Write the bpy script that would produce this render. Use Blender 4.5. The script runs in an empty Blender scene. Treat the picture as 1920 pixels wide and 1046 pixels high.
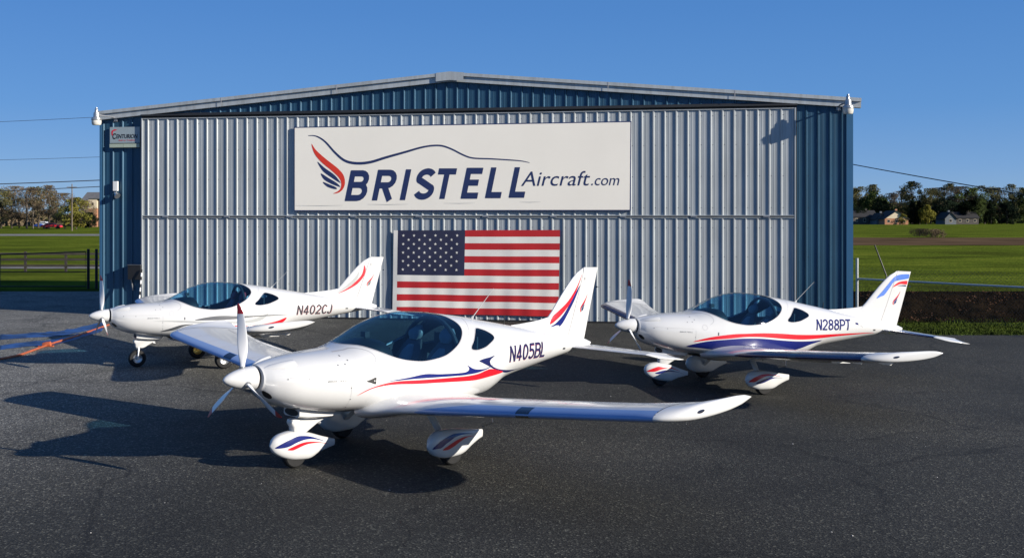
import bpy, bmesh, math, random
import numpy as np
from mathutils import Vector, Matrix, noise
from mathutils.geometry import tessellate_polygon, delaunay_2d_cdt

# ------------------------------------------------------------------ camera, sky, sun, exposure
SC = bpy.context.scene
FPX, CAMZ, HOR, CX = 1979.99, 2.9313, 408.54, 932.0
cam = bpy.data.cameras.new('camera'); camo = bpy.data.objects.new('camera', cam)
SC.collection.objects.link(camo); SC.camera = camo
camo.location = (0, 0, CAMZ); camo.rotation_euler = (math.pi/2, 0, 0)
cam.sensor_width = 36; cam.lens = 36*FPX/1920
cam.shift_x = (960-CX)/1920; cam.shift_y = -(523-HOR)/1920
cam.clip_start = .1; cam.clip_end = 6000
SUN_EL = math.radians(19.5); SUN_H = Vector((.898, -.44, 0)).normalized()
sd = Vector((SUN_H.x*math.cos(SUN_EL), SUN_H.y*math.cos(SUN_EL), math.sin(SUN_EL)))
W_ = bpy.data.worlds.new('World'); SC.world = W_; W_.use_nodes = True
nt = W_.node_tree; bg = nt.nodes['Background']
sky = nt.nodes.new('ShaderNodeTexSky'); sky.sky_type = 'NISHITA'; sky.sun_disc = False
sky.sun_elevation = SUN_EL; sky.sun_rotation = math.atan2(SUN_H.x, SUN_H.y)
sky.air_density = 1.0; sky.dust_density = .15; sky.ozone_density = 3.0; sky.altitude = 600
hs = nt.nodes.new('ShaderNodeHueSaturation'); hs.inputs['Saturation'].default_value = 1.12; hs.inputs['Hue'].default_value = .525
tn = nt.nodes.new('ShaderNodeMix'); tn.data_type = 'RGBA'; tn.blend_type = 'MULTIPLY'; tn.inputs[0].default_value = 1; tn.inputs[7].default_value = (.86, .91, 1.10, 1)
nt.links.new(sky.outputs[0], hs.inputs['Color']); nt.links.new(hs.outputs[0], tn.inputs[6]); 
# clear-day gradient over the height of the view direction, blended with the sky texture
wt = nt.nodes.new('ShaderNodeTexCoord'); ws = nt.nodes.new('ShaderNodeSeparateXYZ'); wr = nt.nodes.new('ShaderNodeValToRGB'); we = wr.color_ramp.elements
nt.links.new(wt.outputs['Generated'], ws.inputs[0]); nt.links.new(ws.outputs[2], wr.inputs[0])
we[0].position = 0; we[0].color = (.19, .32, .50, 1); we[1].position = 1; we[1].color = (.035, .10, .27, 1)
for p_, c_ in ((.045, (.125, .262, .50)), (.10, (.078, .218, .475)), (.19, (.056, .180, .435)), (.4, (.040, .130, .33))): q_ = we.new(p_); q_.color = (*c_, 1)
wv = nt.nodes.new('ShaderNodeVectorMath'); wv.operation = 'SCALE'; wv.inputs[3].default_value = 10.8; nt.links.new(wr.outputs[0], wv.inputs[0])
wm = nt.nodes.new('ShaderNodeMix'); wm.data_type = 'RGBA'; wm.inputs[0].default_value = .88
nt.links.new(tn.outputs[2], wm.inputs[6]); nt.links.new(wv.outputs[0], wm.inputs[7]); nt.links.new(wm.outputs[2], bg.inputs[0]); bg.inputs[1].default_value = .081
sl = bpy.data.lights.new('sun', 'SUN'); sl.energy = 5.0; sl.angle = math.radians(.5); sl.color = (1, .93, .82)
so = bpy.data.objects.new('sun', sl); SC.collection.objects.link(so)
so.rotation_euler = (-sd).to_track_quat('-Z', 'Y').to_euler(); so.location = (20, -10, 30)
SC.view_settings.view_transform = 'Standard'; SC.view_settings.look = 'None'
SC.view_settings.exposure = 0.62; SC.view_settings.gamma = 1.0
R = random.Random(7)

# ------------------------------------------------------------------ helpers
def tag(o, label=None, cat=None, group=None, kind=None):
    if label: o['label'] = label
    if cat: o['category'] = cat
    if group: o['group'] = group
    if kind: o['kind'] = kind
    return o
def empty(name, loc=(0, 0, 0), rz=0, label=None, cat=None, group=None):
    o = bpy.data.objects.new(name, None); SC.collection.objects.link(o)
    o.location = loc; o.rotation_euler = (0, 0, rz); o.empty_display_size = .2
    return tag(o, label, cat, group)
def mobj(name, V, F, mat, parent=None, smooth=False, fm=None, normals=None, recalc=False, angle=None):
    me = bpy.data.meshes.new(name); me.from_pydata([tuple(v) for v in V], [], [tuple(f) for f in F])
    for m in (mat if isinstance(mat, (list, tuple)) else [mat]): me.materials.append(m)
    if fm: me.polygons.foreach_set('material_index', fm)
    if recalc:
        bm = bmesh.new(); bm.from_mesh(me); bmesh.ops.remove_doubles(bm, verts=bm.verts, dist=1e-5)
        bmesh.ops.recalc_face_normals(bm, faces=bm.faces); bm.to_mesh(me); bm.free()
    if smooth: me.polygons.foreach_set('use_smooth', [True]*len(me.polygons))
    me.update()
    if smooth and angle:
        try: me.set_sharp_from_angle(angle=math.radians(angle))
        except Exception: pass
    if normals: me.normals_split_custom_set_from_vertices(normals)
    o = bpy.data.objects.new(name, me); SC.collection.objects.link(o)
    if parent: o.parent = parent
    return o
class MB:
    def __init__(s): s.V = []; s.F = []; s.M = []
    def add(s, V, F, m=0):
        b = len(s.V); s.V += [tuple(v) for v in V]; s.F += [tuple(i+b for i in f) for f in F]; s.M += [m]*len(F); return s
    def box(s, x0, x1, y0, y1, z0, z1, m=0, M=None):
        V = [(x, y, z) for z in (z0, z1) for x, y in ((x0, y0), (x1, y0), (x1, y1), (x0, y1))]
        if M: V = [M @ Vector(v) for v in V]
        return s.add(V, [(0, 3, 2, 1), (4, 5, 6, 7), (0, 1, 5, 4), (1, 2, 6, 5), (2, 3, 7, 6), (3, 0, 4, 7)], m)
    def tube(s, pts, r, n=8, m=0, caps=True):
        pts = [Vector(p) for p in pts]; rs = r if isinstance(r, (list, tuple)) else [r]*len(pts)
        rings = []; up = None
        for i, p in enumerate(pts):
            d = (pts[min(i+1, len(pts)-1)]-pts[max(i-1, 0)]).normalized()
            if up is None: up = Vector((0, 0, 1)) if abs(d.z) < .9 else Vector((1, 0, 0))
            a = d.cross(up).normalized(); b = a.cross(d).normalized(); up = b
            rings.append([p+(a*math.cos(2*math.pi*k/n)+b*math.sin(2*math.pi*k/n))*rs[i] for k in range(n)])
        V = [v for q in rings for v in q]; F = []
        for i in range(len(pts)-1):
            for k in range(n): F.append((i*n+k, i*n+(k+1) % n, (i+1)*n+(k+1) % n, (i+1)*n+k))
        if caps: F += [tuple(range(n))[::-1], tuple((len(pts)-1)*n+k for k in range(n))]
        return s.add(V, F, m)
    def lathe(s, prof, n=24, M=None, m=0):
        """prof: (r, z) pairs, turned about z"""
        V = []; F = []
        for r, z in prof:
            for k in range(n):
                v = Vector((r*math.cos(2*math.pi*k/n), r*math.sin(2*math.pi*k/n), z)); V.append(M @ v if M else v)
        for i in range(len(prof)-1):
            for k in range(n): F.append((i*n+k, i*n+(k+1) % n, (i+1)*n+(k+1) % n, (i+1)*n+k))
        return s.add(V, F, m)
    def build(s, name, mat, parent=None, smooth=False, recalc=True, angle=40):
        return mobj(name, s.V, s.F, mat, parent, smooth, None if len(set(s.M)) < 2 else s.M, None, recalc, angle)
def loft(secs, close=True, cap=True):
    n = len(secs[0]); V = [v for s in secs for v in s]; F = []
    for i in range(len(secs)-1):
        for k in range(n if close else n-1): F.append((i*n+k, i*n+(k+1) % n, (i+1)*n+(k+1) % n, (i+1)*n+k))
    if cap: F += [tuple(range(n))[::-1], tuple((len(secs)-1)*n+k for k in range(n))]
    return V, F
def herm(tab):
    xs = [t[0] for t in tab]; ys = [t[1] for t in tab]; n = len(xs)
    d = [(ys[i+1]-ys[i])/(xs[i+1]-xs[i]) for i in range(n-1)]
    m = [d[0]]+[0 if d[i-1]*d[i] <= 0 else 2*d[i-1]*d[i]/(d[i-1]+d[i]) for i in range(1, n-1)]+[d[-1]]
    def f(x):
        if x <= xs[0]: return ys[0]
        if x >= xs[-1]: return ys[-1]
        i = 0
        while x > xs[i+1]: i += 1
        h = xs[i+1]-xs[i]; t = (x-xs[i])/h
        return (2*t**3-3*t*t+1)*ys[i]+(t**3-2*t*t+t)*h*m[i]+(-2*t**3+3*t*t)*ys[i+1]+(t**3-t*t)*h*m[i+1]
    return f
def smooth_loop(pts, closed=True, k=6):
    """Catmull-Rom through the points"""
    n = len(pts); out = []
    for i in range(n if closed else n-1):
        p = [Vector(pts[(i+j) % n]) if closed else Vector(pts[min(max(i+j, 0), n-1)]) for j in (-1, 0, 1, 2)]
        for s in range(k):
            t = s/k
            out.append(.5*((2*p[1])+(p[2]-p[0])*t+(2*p[0]-5*p[1]+4*p[2]-p[3])*t*t+(3*p[1]-p[0]-3*p[2]+p[3])*t**3))
    if not closed: out.append(Vector(pts[-1]))
    return out

# ------------------------------------------------------------------ materials
def mat(name, col, rough=.5, metal=0., var=0., scale=4., col2=None, bump=0., bscale=20., coat=0., detail=4., spec=None, streak=0.):
    m = bpy.data.materials.new(name); m.use_nodes = True; t = m.node_tree; b = t.nodes['Principled BSDF']
    b.inputs['Roughness'].default_value = rough; b.inputs['Metallic'].default_value = metal
    if spec is not None: b.inputs['Specular IOR Level'].default_value = spec
    if coat: b.inputs['Coat Weight'].default_value = coat; b.inputs['Coat Roughness'].default_value = .05
    tc = t.nodes.new('ShaderNodeTexCoord')
    n = t.nodes.new('ShaderNodeTexNoise'); n.inputs['Scale'].default_value = scale; n.inputs['Detail'].default_value = detail
    t.links.new(tc.outputs['Object'], n.inputs['Vector'])
    r = t.nodes.new('ShaderNodeValToRGB'); c2 = col2 or tuple(c*(1-var) for c in col)
    r.color_ramp.elements[0].position = .35; r.color_ramp.elements[1].position = .65
    r.color_ramp.elements[0].color = (*c2, 1); r.color_ramp.elements[1].color = (*col, 1)
    t.links.new(n.outputs['Fac'], r.inputs[0]); t.links.new(r.outputs[0], b.inputs['Base Color'])
    if streak:   # rain streaks and dirt running down the sheet
        mp = t.nodes.new('ShaderNodeMapping'); mp.inputs['Scale'].default_value = (5., 5., .28); t.links.new(tc.outputs['Object'], mp.inputs[0])
        n3 = t.nodes.new('ShaderNodeTexNoise'); n3.inputs['Scale'].default_value = 1.; n3.inputs['Detail'].default_value = 7; n3.inputs['Roughness'].default_value = .7; t.links.new(mp.outputs[0], n3.inputs['Vector'])
        r3 = t.nodes.new('ShaderNodeValToRGB'); r3.color_ramp.elements[0].position = .32; r3.color_ramp.elements[0].color = (1-streak, 1-streak*1.03, 1-streak*1.1, 1)
        r3.color_ramp.elements[1].position = .58; r3.color_ramp.elements[1].color = (1, 1, 1, 1); t.links.new(n3.outputs['Fac'], r3.inputs[0])
        x3 = t.nodes.new('ShaderNodeMix'); x3.data_type = 'RGBA'; x3.blend_type = 'MULTIPLY'; x3.inputs[0].default_value = 1
        t.links.new(r.outputs[0], x3.inputs[6]); t.links.new(r3.outputs[0], x3.inputs[7]); t.links.new(x3.outputs[2], b.inputs['Base Color'])
        rr = t.nodes.new('ShaderNodeMapRange'); rr.inputs[3].default_value = rough+.22; rr.inputs[4].default_value = rough-.04; t.links.new(n3.outputs['Fac'], rr.inputs[0]); t.links.new(rr.outputs[0], b.inputs['Roughness'])
    if bump:
        n2 = t.nodes.new('ShaderNodeTexNoise'); n2.inputs['Scale'].default_value = bscale; n2.inputs['Detail'].default_value = 6
        t.links.new(tc.outputs['Object'], n2.inputs['Vector'])
        bp = t.nodes.new('ShaderNodeBump'); bp.inputs['Strength'].default_value = bump; bp.inputs['Distance'].default_value = .02
        t.links.new(n2.outputs['Fac'], bp.inputs['Height']); t.links.new(bp.outputs[0], b.inputs['Normal'])
    return m
def glass_mat(name, tint, rough=.02):
    m = bpy.data.materials.new(name); m.use_nodes = True; t = m.node_tree; t.nodes.clear()
    o = t.nodes.new('ShaderNodeOutputMaterial'); mx = t.nodes.new('ShaderNodeMixShader')
    tr = t.nodes.new('ShaderNodeBsdfTransparent'); tr.inputs[0].default_value = (*tint, 1)
    gl = t.nodes.new('ShaderNodeBsdfGlossy'); gl.inputs['Roughness'].default_value = rough
    ge = t.nodes.new('ShaderNodeNewGeometry'); dt = t.nodes.new('ShaderNodeVectorMath'); dt.operation = 'DOT_PRODUCT'
    t.links.new(ge.outputs['Incoming'], dt.inputs[0]); t.links.new(ge.outputs['Normal'], dt.inputs[1])
    def mth(op, a, b=None):
        n = t.nodes.new('ShaderNodeMath'); n.operation = op
        for i, v in enumerate((a, b)):
            if v is None: continue
            if isinstance(v, (int, float)): n.inputs[i].default_value = v
            else: t.links.new(v, n.inputs[i])
        return n.outputs[0]
    f = mth('POWER', mth('SUBTRACT', 1, mth('ABSOLUTE', dt.outputs['Value'])), 4.2)
    t.links.new(mth('ADD', mth('MULTIPLY', f, .80), .095), mx.inputs[0]); t.links.new(tr.outputs[0], mx.inputs[1]); t.links.new(gl.outputs[0], mx.inputs[2])
    t.links.new(mx.outputs[0], o.inputs[0]); return m
M = {}
M['paint'] = mat('white_gloss_paint', (.585, .585, .58), .2, 0, .06, 1.1, coat=.5)
M['paint_in'] = mat('dark_cabin_lining', (.035, .037, .042), .7, 0, .3, 6)
M['blue_le'] = mat('mid_blue_gloss_paint', (.21, .31, .54), .25, 0, .05, 2, coat=.5)
M['navy'] = mat('navy_gloss_paint', (.010, .014, .085), .25, 0, .1, 3, coat=.4)
M['red'] = mat('red_gloss_paint', (.60, .010, .022), .28, 0, .06, 3, coat=.4)
M['royal'] = mat('royal_blue_gloss_paint', (.008, .015, .135), .25, 0, .08, 3, coat=.4)
M['finblue'] = mat('bright_blue_gloss_paint', (.07, .17, .55), .3, 0, .08, 3)
M['grey'] = mat('light_grey_stripe_paint', (.33, .34, .34), .45, 0, .1, 3)
M['dgrey'] = mat('dark_grey_stripe_paint', (.07, .075, .085), .45, 0, .1, 3)
M['reg_navy'] = mat('navy_letter_film', (.016, .014, .065), .7, 0, .05, 3, spec=.12)
M['reg_grey'] = mat('charcoal_letter_film', (.06, .055, .065), .7, 0, .05, 3, spec=.12)
M['reg_blue'] = mat('blue_letter_film', (.012, .018, .11), .7, 0, .05, 3, spec=.12)
M['regedge'] = mat('red_letter_edge_film', (.45, .08, .09), .7, 0, .05, 3, spec=.12)
M['seam'] = mat('panel_seam_grey', (.33, .33, .35), .6, 0, .05, 3)
M['black'] = mat('matt_black', (.012, .012, .013), .6, 0, .2, 5)
M['rubber'] = mat('tyre_rubber', (.009, .009, .0095), .8, 0, .3, 14, bump=.1)
M['alu'] = mat('brushed_aluminium', (.62, .63, .64), .3, .9, .1, 8)
M['brass'] = mat('brass_hub', (.6, .4, .1), .35, .8, .1, 8)
M['steel'] = mat('grey_steel_strut', (.35, .36, .38), .4, .6, .1, 8)
M['seat'] = mat('dark_seat_leather', (.03, .032, .036), .45, 0, .3, 8)
M['seatl'] = mat('grey_seat_insert', (.20, .21, .215), .5, 0, .2, 8)
M['stain'] = mat('sooty_white_paint', (.56, .55, .52), .4, 0, .2, 5)
M['seatred'] = mat('red_seat_fabric', (.35, .03, .04), .6, 0, .15, 8)
M['canopy'] = glass_mat('tinted_canopy_acrylic', (.42, .71, .87))
M['lens'] = mat('dark_lamp_lens', (.012, .013, .03), .08, 0, .1, 8, coat=1)
M['propw'] = mat('white_blade_paint', (.72, .72, .73), .3, 0, .04, 3, coat=.3)
M['proptip'] = mat('red_blade_tip', (.42, .015, .02), .35, 0, .08, 3)

# ------------------------------------------------------------------ ground height
POSE = {'A': (-2.95582, 11.25228, math.radians(46.6231), .07861, math.radians(-1.77673), math.radians(-.68423)),
        'C': (2.0114, 18.57427, math.radians(20.1869), -.12472, math.radians(-3.17179), math.radians(-.6)),
        'B': (-8.1553, 21.03778, math.radians(30.84696), -.12406, math.radians(-1.19497), math.radians(.47785))}
def pose_mat(k):
    X0, Y0, a, dz, pt, rl = POSE[k]
    return Matrix.Translation((X0, Y0, dz)) @ Matrix.Rotation(a, 4, 'Z') @ Matrix.Translation((2, 0, 0)) @ \
        Matrix.Rotation(-pt, 4, 'Y') @ Matrix.Translation((-2, 0, 0)) @ Matrix.Rotation(-rl, 4, 'X')
NOSE_X, MAIN_X, MAIN_Y = .95, 2.44, 1.01
CONTACT = [pose_mat(k) @ Vector(p) for k in 'ABC' for p in ((NOSE_X, 0, 0), (MAIN_X, -MAIN_Y, 0), (MAIN_X, MAIN_Y, 0))]
gbase = herm([(8, .17), (12, .10), (16, 0), (20, -.11), (24, -.13), (60, -.13), (240, .08), (500, .05), (4000, 0)])
_d = np.array([[(a.x-b.x)**2+(a.y-b.y)**2 for b in CONTACT] for a in CONTACT])
_w = np.linalg.solve(np.exp(-_d/(2*1.1**2))+np.eye(9)*.02, np.array([c.z-gbase(c.y) for c in CONTACT]))
def gz(x, y):
    z = gbase(y)
    if 5 < y < 30:
        for c, w in zip(CONTACT, _w):
            d = (x-c.x)**2+(y-c.y)**2
            if d < 25: z += w*math.exp(-d/2.42)
    return z
def gpt(px, py, z=None):
    """the ground point that lies at a pixel of the photograph"""
    y = 20.
    for _ in range(30):
        zz = gz((px-CX)/FPX*y, y) if z is None else z
        y = .5*y+.5*(CAMZ-zz)*FPX/(py-HOR)
    return Vector(((px-CX)/FPX*y, y, gz((px-CX)/FPX*y, y)))
# ------------------------------------------------------------------ ground materials
def asphalt():
    m = bpy.data.materials.new('worn_asphalt'); m.use_nodes = True; t = m.node_tree; b = t.nodes['Principled BSDF']; L = t.links.new
    tc = t.nodes.new('ShaderNodeTexCoord')
    def nz(s, d=4, rg=.55):
        n = t.nodes.new('ShaderNodeTexNoise'); n.inputs['Scale'].default_value = s; n.inputs['Detail'].default_value = d
        n.inputs['Roughness'].default_value = rg; L(tc.outputs['Object'], n.inputs['Vector']); return n
    def ramp(src, els):
        r = t.nodes.new('ShaderNodeValToRGB'); e = r.color_ramp.elements
        e[0].position, e[0].color = els[0][0], (*els[0][1], 1); e[1].position, e[1].color = els[-1][0], (*els[-1][1], 1)
        for p, c in els[1:-1]: q = e.new(p); q.color = (*c, 1)
        L(src, r.inputs[0]); return r
    def mix(f, a, c, mode='MIX'):
        x = t.nodes.new('ShaderNodeMix'); x.data_type = 'RGBA'; x.blend_type = mode
        if isinstance(f, float): x.inputs[0].default_value = f
        else: L(f, x.inputs[0])
        L(a, x.inputs[6]); L(c, x.inputs[7]); return x.outputs[2]
    g = lambda v: (v*1.04, v*1.02, v*.86)
    base = ramp(nz(.22, 5).outputs['Fac'], [(.33, g(.015)), (.5, g(.024)), (.68, (.039, .037, .030))])
    # paler asphalt towards the left and the hangar
    sx = t.nodes.new('ShaderNodeSeparateXYZ'); L(tc.outputs['Object'], sx.inputs[0])
    mr = t.nodes.new('ShaderNodeMapRange'); mr.inputs[1].default_value = -1.5; mr.inputs[2].default_value = -6.5
    wob = nz(.35, 3); ma = t.nodes.new('ShaderNodeMath'); ma.operation = 'MULTIPLY_ADD'; ma.inputs[1].default_value = 3.0
    L(wob.outputs['Fac'], ma.inputs[0]); L(sx.outputs[0], ma.inputs[2]); L(ma.outputs[0], mr.inputs[0])
    my = t.nodes.new('ShaderNodeMapRange'); my.inputs[1].default_value = 7; my.inputs[2].default_value = 16; L(sx.outputs[1], my.inputs[0])
    mm = t.nodes.new('ShaderNodeMath'); mm.operation = 'MULTIPLY'; L(mr.outputs[0], mm.inputs[0]); L(my.outputs[0], mm.inputs[1])
    left_tone = ramp(nz(.6, 5).outputs['Fac'], [(.3, (.095, .093, .084)), (.7, (.145, .140, .128))])
    col = mix(mm.outputs[0], base.outputs[0], left_tone.outputs[0])
    # aggregate
    v = t.nodes.new('ShaderNodeTexVoronoi'); v.inputs['Scale'].default_value = 55; L(tc.outputs['Object'], v.inputs['Vector'])
    sc = t.nodes.new('ShaderNodeSeparateColor'); L(v.outputs['Color'], sc.inputs[0])
    ag = ramp(sc.outputs[0], [(0, (.3,.3,.3)), (.5, (.8,.8,.8)), (.8, (1.3,1.3,1.3)), (.93, (2.4,2.4,2.3)), (1, (5.5,5.5,5.2)) ]); ag.color_ramp.interpolation = 'LINEAR'
    col = mix(.8, col, ag.outputs[0], 'MULTIPLY')
    fine = ramp(nz(60, 3, .8).outputs['Fac'], [(.3, (.4,.4,.4)), (.5, (1,1,1)), (.7, (1.9,1.9,1.9))])
    col = mix(.8, col, fine.outputs[0], 'MULTIPLY')
    # oil stains and damp patches with shapes of their own
    st = ramp(nz(.55, 6, .65).outputs['Fac'], [(.30, (.42,.42,.42)), (.36, (.7,.7,.7)), (.48, (1,1,1))]); col = mix(.7, col, st.outputs[0], 'MULTIPLY')
    # cracks
    v2 = t.nodes.new('ShaderNodeTexVoronoi'); v2.feature = 'DISTANCE_TO_EDGE'; v2.inputs['Scale'].default_value = .19
    wv = t.nodes.new('ShaderNodeVectorMath'); wv.operation = 'MULTIPLY_ADD'; wv.inputs[1].default_value = (1.1, 1.1, 0)
    L(nz(1.1, 5).outputs['Color'], wv.inputs[0]); L(tc.outputs['Object'], wv.inputs[2]); L(wv.outputs[0], v2.inputs['Vector'])
    ck = ramp(v2.outputs['Distance'], [(0, (.3,.3,.3)), (.003, (.45,.45,.45)), (.006, (1,1,1))]); col = mix(.75, col, ck.outputs[0], 'MULTIPLY')
    L(col, b.inputs['Base Color']); b.inputs['Roughness'].default_value = .85
    b.inputs['Specular IOR Level'].default_value = .3
    bp = t.nodes.new('ShaderNodeBump'); bp.inputs['Strength'].default_value = .7; bp.inputs['Distance'].default_value = .006
    L(v.outputs['Distance'], bp.inputs['Height']); L(bp.outputs[0], b.inputs['Normal'])
    return m
M['asphalt'] = asphalt()
def grass_mat():
    m = bpy.data.materials.new('mown_field_grass'); m.use_nodes = True; t = m.node_tree; b = t.nodes['Principled BSDF']; L = t.links.new
    tc = t.nodes.new('ShaderNodeTexCoord'); mp = t.nodes.new('ShaderNodeMapping'); mp.inputs['Scale'].default_value = (.5, 1, 1)
    L(tc.outputs['Object'], mp.inputs[0])
    n = t.nodes.new('ShaderNodeTexNoise'); n.inputs['Scale'].default_value = .16; n.inputs['Detail'].default_value = 8; n.inputs['Roughness'].default_value = .7
    L(mp.outputs[0], n.inputs['Vector'])
    r = t.nodes.new('ShaderNodeValToRGB'); e = r.color_ramp.elements
    e[0].position = .36; e[0].color = (.050, .060, .012, 1); e[1].position = .7; e[1].color = (.165, .185, .026, 1)
    q = e.new(.5); q.color = (.090, .122, .016, 1)
    L(n.outputs['Fac'], r.inputs[0])
    n2 = t.nodes.new('ShaderNodeTexNoise'); n2.inputs['Scale'].default_value = 5; n2.inputs['Detail'].default_value = 6; L(tc.outputs['Object'], n2.inputs['Vector'])
    mx = t.nodes.new('ShaderNodeMix'); mx.data_type = 'RGBA'; mx.blend_type = 'MULTIPLY'; mx.inputs[0].default_value = .6
    r2 = t.nodes.new('ShaderNodeValToRGB'); r2.color_ramp.elements[0].position = .3; r2.color_ramp.elements[0].color = (.4, .4, .4, 1)
    r2.color_ramp.elements[1].position = .7; r2.color_ramp.elements[1].color = (1.4, 1.4, 1.2, 1)
    L(n2.outputs['Fac'], r2.inputs[0]); L(r.outputs[0], mx.inputs[6]); L(r2.outputs[0], mx.inputs[7]); L(mx.outputs[2], b.inputs['Base Color'])
    b.inputs['Roughness'].default_value = 1; b.inputs['Specular IOR Level'].default_value = 0
    bp = t.nodes.new('ShaderNodeBump'); bp.inputs['Strength'].default_value = .8; bp.inputs['Distance'].default_value = .1
    L(n2.outputs['Fac'], bp.inputs['Height']); L(bp.outputs[0], b.inputs['Normal']); return m
M['grass'] = grass_mat()
M['soil'] = mat('dark_leaf_littered_soil', (.022, .015, .009), 1, 0, .6, 1.6, col2=(.006, .006, .005), detail=8, spec=0)
M['dirt'] = mat('ploughed_brown_earth', (.13, .085, .05), 1, 0, .4, .12, col2=(.075, .05, .03), detail=8, spec=0)
M['gravel'] = mat('grey_gravel_path', (.24, .235, .22), 1, 0, .3, .8, spec=0)
def sheet(name, xs, ys, zf, m, skip=None, kind='structure'):
    V = [(x, y, zf(x, y)) for y in ys for x in xs]; n = len(xs); F = []
    for j in range(len(ys)-1):
        for i in range(n-1):
            if skip and skip((xs[i]+xs[i+1])/2, (ys[j]+ys[j+1])/2): continue
            F.append((j*n+i, j*n+i+1, (j+1)*n+i+1, (j+1)*n+i))
    o = mobj(name, V, F, m, smooth=True); tag(o, kind=kind); return o
fr = lambda a, b, s: [a+(b-a)*i/max(1, round((b-a)/s)) for i in range(max(1, round((b-a)/s))+1)]
def bank(x, y):
    """the earth bank along the right-hand fence"""
    if x < 9.6: return 0
    yc = 33.4; d = y-yc
    h = .72*max(0, min(1, (x-9.6)/1.5))
    return h*(math.exp(-(d/1.2)**2) if d < 0 else math.exp(-(d/5.)**2))
gx = fr(-4000, -400, 400)[:-1]+fr(-400, -60, 20)[:-1]+fr(-60, 9, 1.5)[:-1]+fr(9, 60, .75)[:-1]+fr(60, 400, 20)[:-1]+fr(400, 4000, 400)
gy = fr(-60, 8, 4)[:-1]+fr(8, 45, .6)[:-1]+fr(45, 120, 3)[:-1]+fr(120, 500, 20)[:-1]+fr(500, 5000, 450)
sheet('ground', gx, gy, lambda x, y: gz(x, y)-.03+bank(x, y)-(.25 if x > 10.8 and 31.6 < y < 35 else 0), M['grass'])
sheet('tarmac', fr(-60, 11, .5)[:-1]+fr(11, 50, .75), fr(-30, 6, 3)[:-1]+fr(6, 27.6, .4)[:-1]+fr(27.6, 44, 1),
      gz, M['asphalt'], lambda x, y: (x > 11 and y > 27.6))
sheet('soil_bank', fr(10.3, 60, .6), fr(31.0, 35.2, .25), lambda x, y: gz(x, y)-.022+bank(x, y), M['soil'])
sheet('dirt_strip', fr(30, 400, 12), fr(117, 158, 6), lambda x, y: gz(x, y)-.01, M['dirt'])
sheet('path', fr(-120, -14, 6), fr(64, 68.5, 1.1), lambda x, y: gz(x, y)-.012, M['gravel'])
sheet('road', fr(-300, -60, 10), fr(172, 190, 6), lambda x, y: gz(x, y)-.012, M['gravel'])
sheet('side_road', fr(-300, -119, 10), fr(236, 247, 5), lambda x, y: gz(x, y)-.012, M['gravel'])

# ------------------------------------------------------------------ hangar
TH = math.radians(-9.31); CT = math.cos(TH); HZ = -.13
hangar = empty('hangar', (0, 31.4, HZ), TH, 'large steel aircraft hangar, dark blue walls and grey folding door, low gabled roof', 'hangar')
def fs(px, py, n=0.):
    """facade coordinates (along, up) of a pixel, on the plane n metres in front of the wall"""
    u = (px-CX)/FPX; k = math.tan(-TH)
    y0 = 31.4-n/math.cos(TH)
    Y = y0/(1+k*u); X = u*Y
    wx, wy = X, Y-31.4
    s = wx*math.cos(TH)+wy*math.sin(TH)
    return s, CAMZ-(py-HOR)*Y/FPX-HZ
M['wall'] = mat('dark_blue_ribbed_steel', (.028, .092, .158), .36, .3, .12, .8, bump=.05, bscale=2, streak=.28)
M['door'] = mat('pale_grey_ribbed_steel', (.40, .43, .445), .42, .12, .10, .7, bump=.05, bscale=1.5, streak=.22)
M['fascia'] = mat('pale_grey_roof_trim', (.46, .49, .50), .4, .2, .12, 1.2, streak=.25)
M['roof'] = mat('galvanised_roof_sheet', (.42, .44, .45), .4, .4, .15, .6)
M['dark'] = mat('dark_steel_and_gap_shade', (.02, .022, .026), .6, 0, .2, 2)  # near-black steel; over the door the colour stands in for shade
M['corner'] = mat('blue_corner_trim', (.05, .15, .27), .4, .3, .08, 1)
PITCH = .326
def ribs(s0, s1, phase=0., hh=.031):
    """(s, n) profile of the ribbed sheet"""
    P = []; k = math.floor((s0-phase)/PITCH)-1
    prof = [(0, 0), (.020, hh), (.050, hh), (.070, 0), (.145, 0), (.155, .003), (.165, .003), (.175, 0), (.235, 0), (.245, .003), (.255, .003), (.265, 0)]
    P.append((s0, 0))
    while True:
        b = phase+k*PITCH; k += 1
        if b > s1: break
        for d, h in prof:
            s = b+d
            if s0 < s < s1: P.append((s, h))
    P.append((s1, 0)); return P
def ribbed(name, s0, s1, zb, zt, n, m, parent, phase=0.):
    P = ribs(s0, s1, phase); V = []; F = []
    for s, h in P: V += [(s, -(n+h), zb(s) if callable(zb) else zb), (s, -(n+h), zt(s) if callable(zt) else zt)]
    for i in range(len(P)-1): F.append((2*i, 2*i+2, 2*i+3, 2*i+1))
    fm = [0]*len(F); k = math.floor((s0-phase)/PITCH); f0 = zb(s0) if callable(zb) else zb
    while phase+k*PITCH < s1:     # screw heads along the girts
        s = phase+k*PITCH+.092; k += 1
        if not s0+.02 < s < s1-.02: continue
        top = (zt(s) if callable(zt) else zt)-.1
        for z in [q for q in (.14, 1.05, 1.95, 2.78, 3.35, 4.25, 5.15, 5.98, 6.6) if f0+.05 < q < top]:
            i = len(V); V += [(s-.009, -(n+.004), z-.010), (s+.009, -(n+.004), z-.010), (s+.009, -(n+.004), z+.010), (s-.009, -(n+.004), z+.010)]; F.append((i, i+1, i+2, i+3)); fm.append(1)
    return mobj(name, V, F, [m, M['dark']], parent, fm=fm)
SL, SR, SRIDGE = -12.71, 10.14, -1.40
DL, DR = -11.25, 8.58
ZE, ZR = 6.41, 7.40   # roof top at the eaves and the ridge, above the hangar base
def zroof(s): return ZR-(ZR-ZE)*(abs(s-SRIDGE)/((SRIDGE-SL+.08) if s < SRIDGE else (SR+.22-SRIDGE)))
FH = .27
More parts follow.
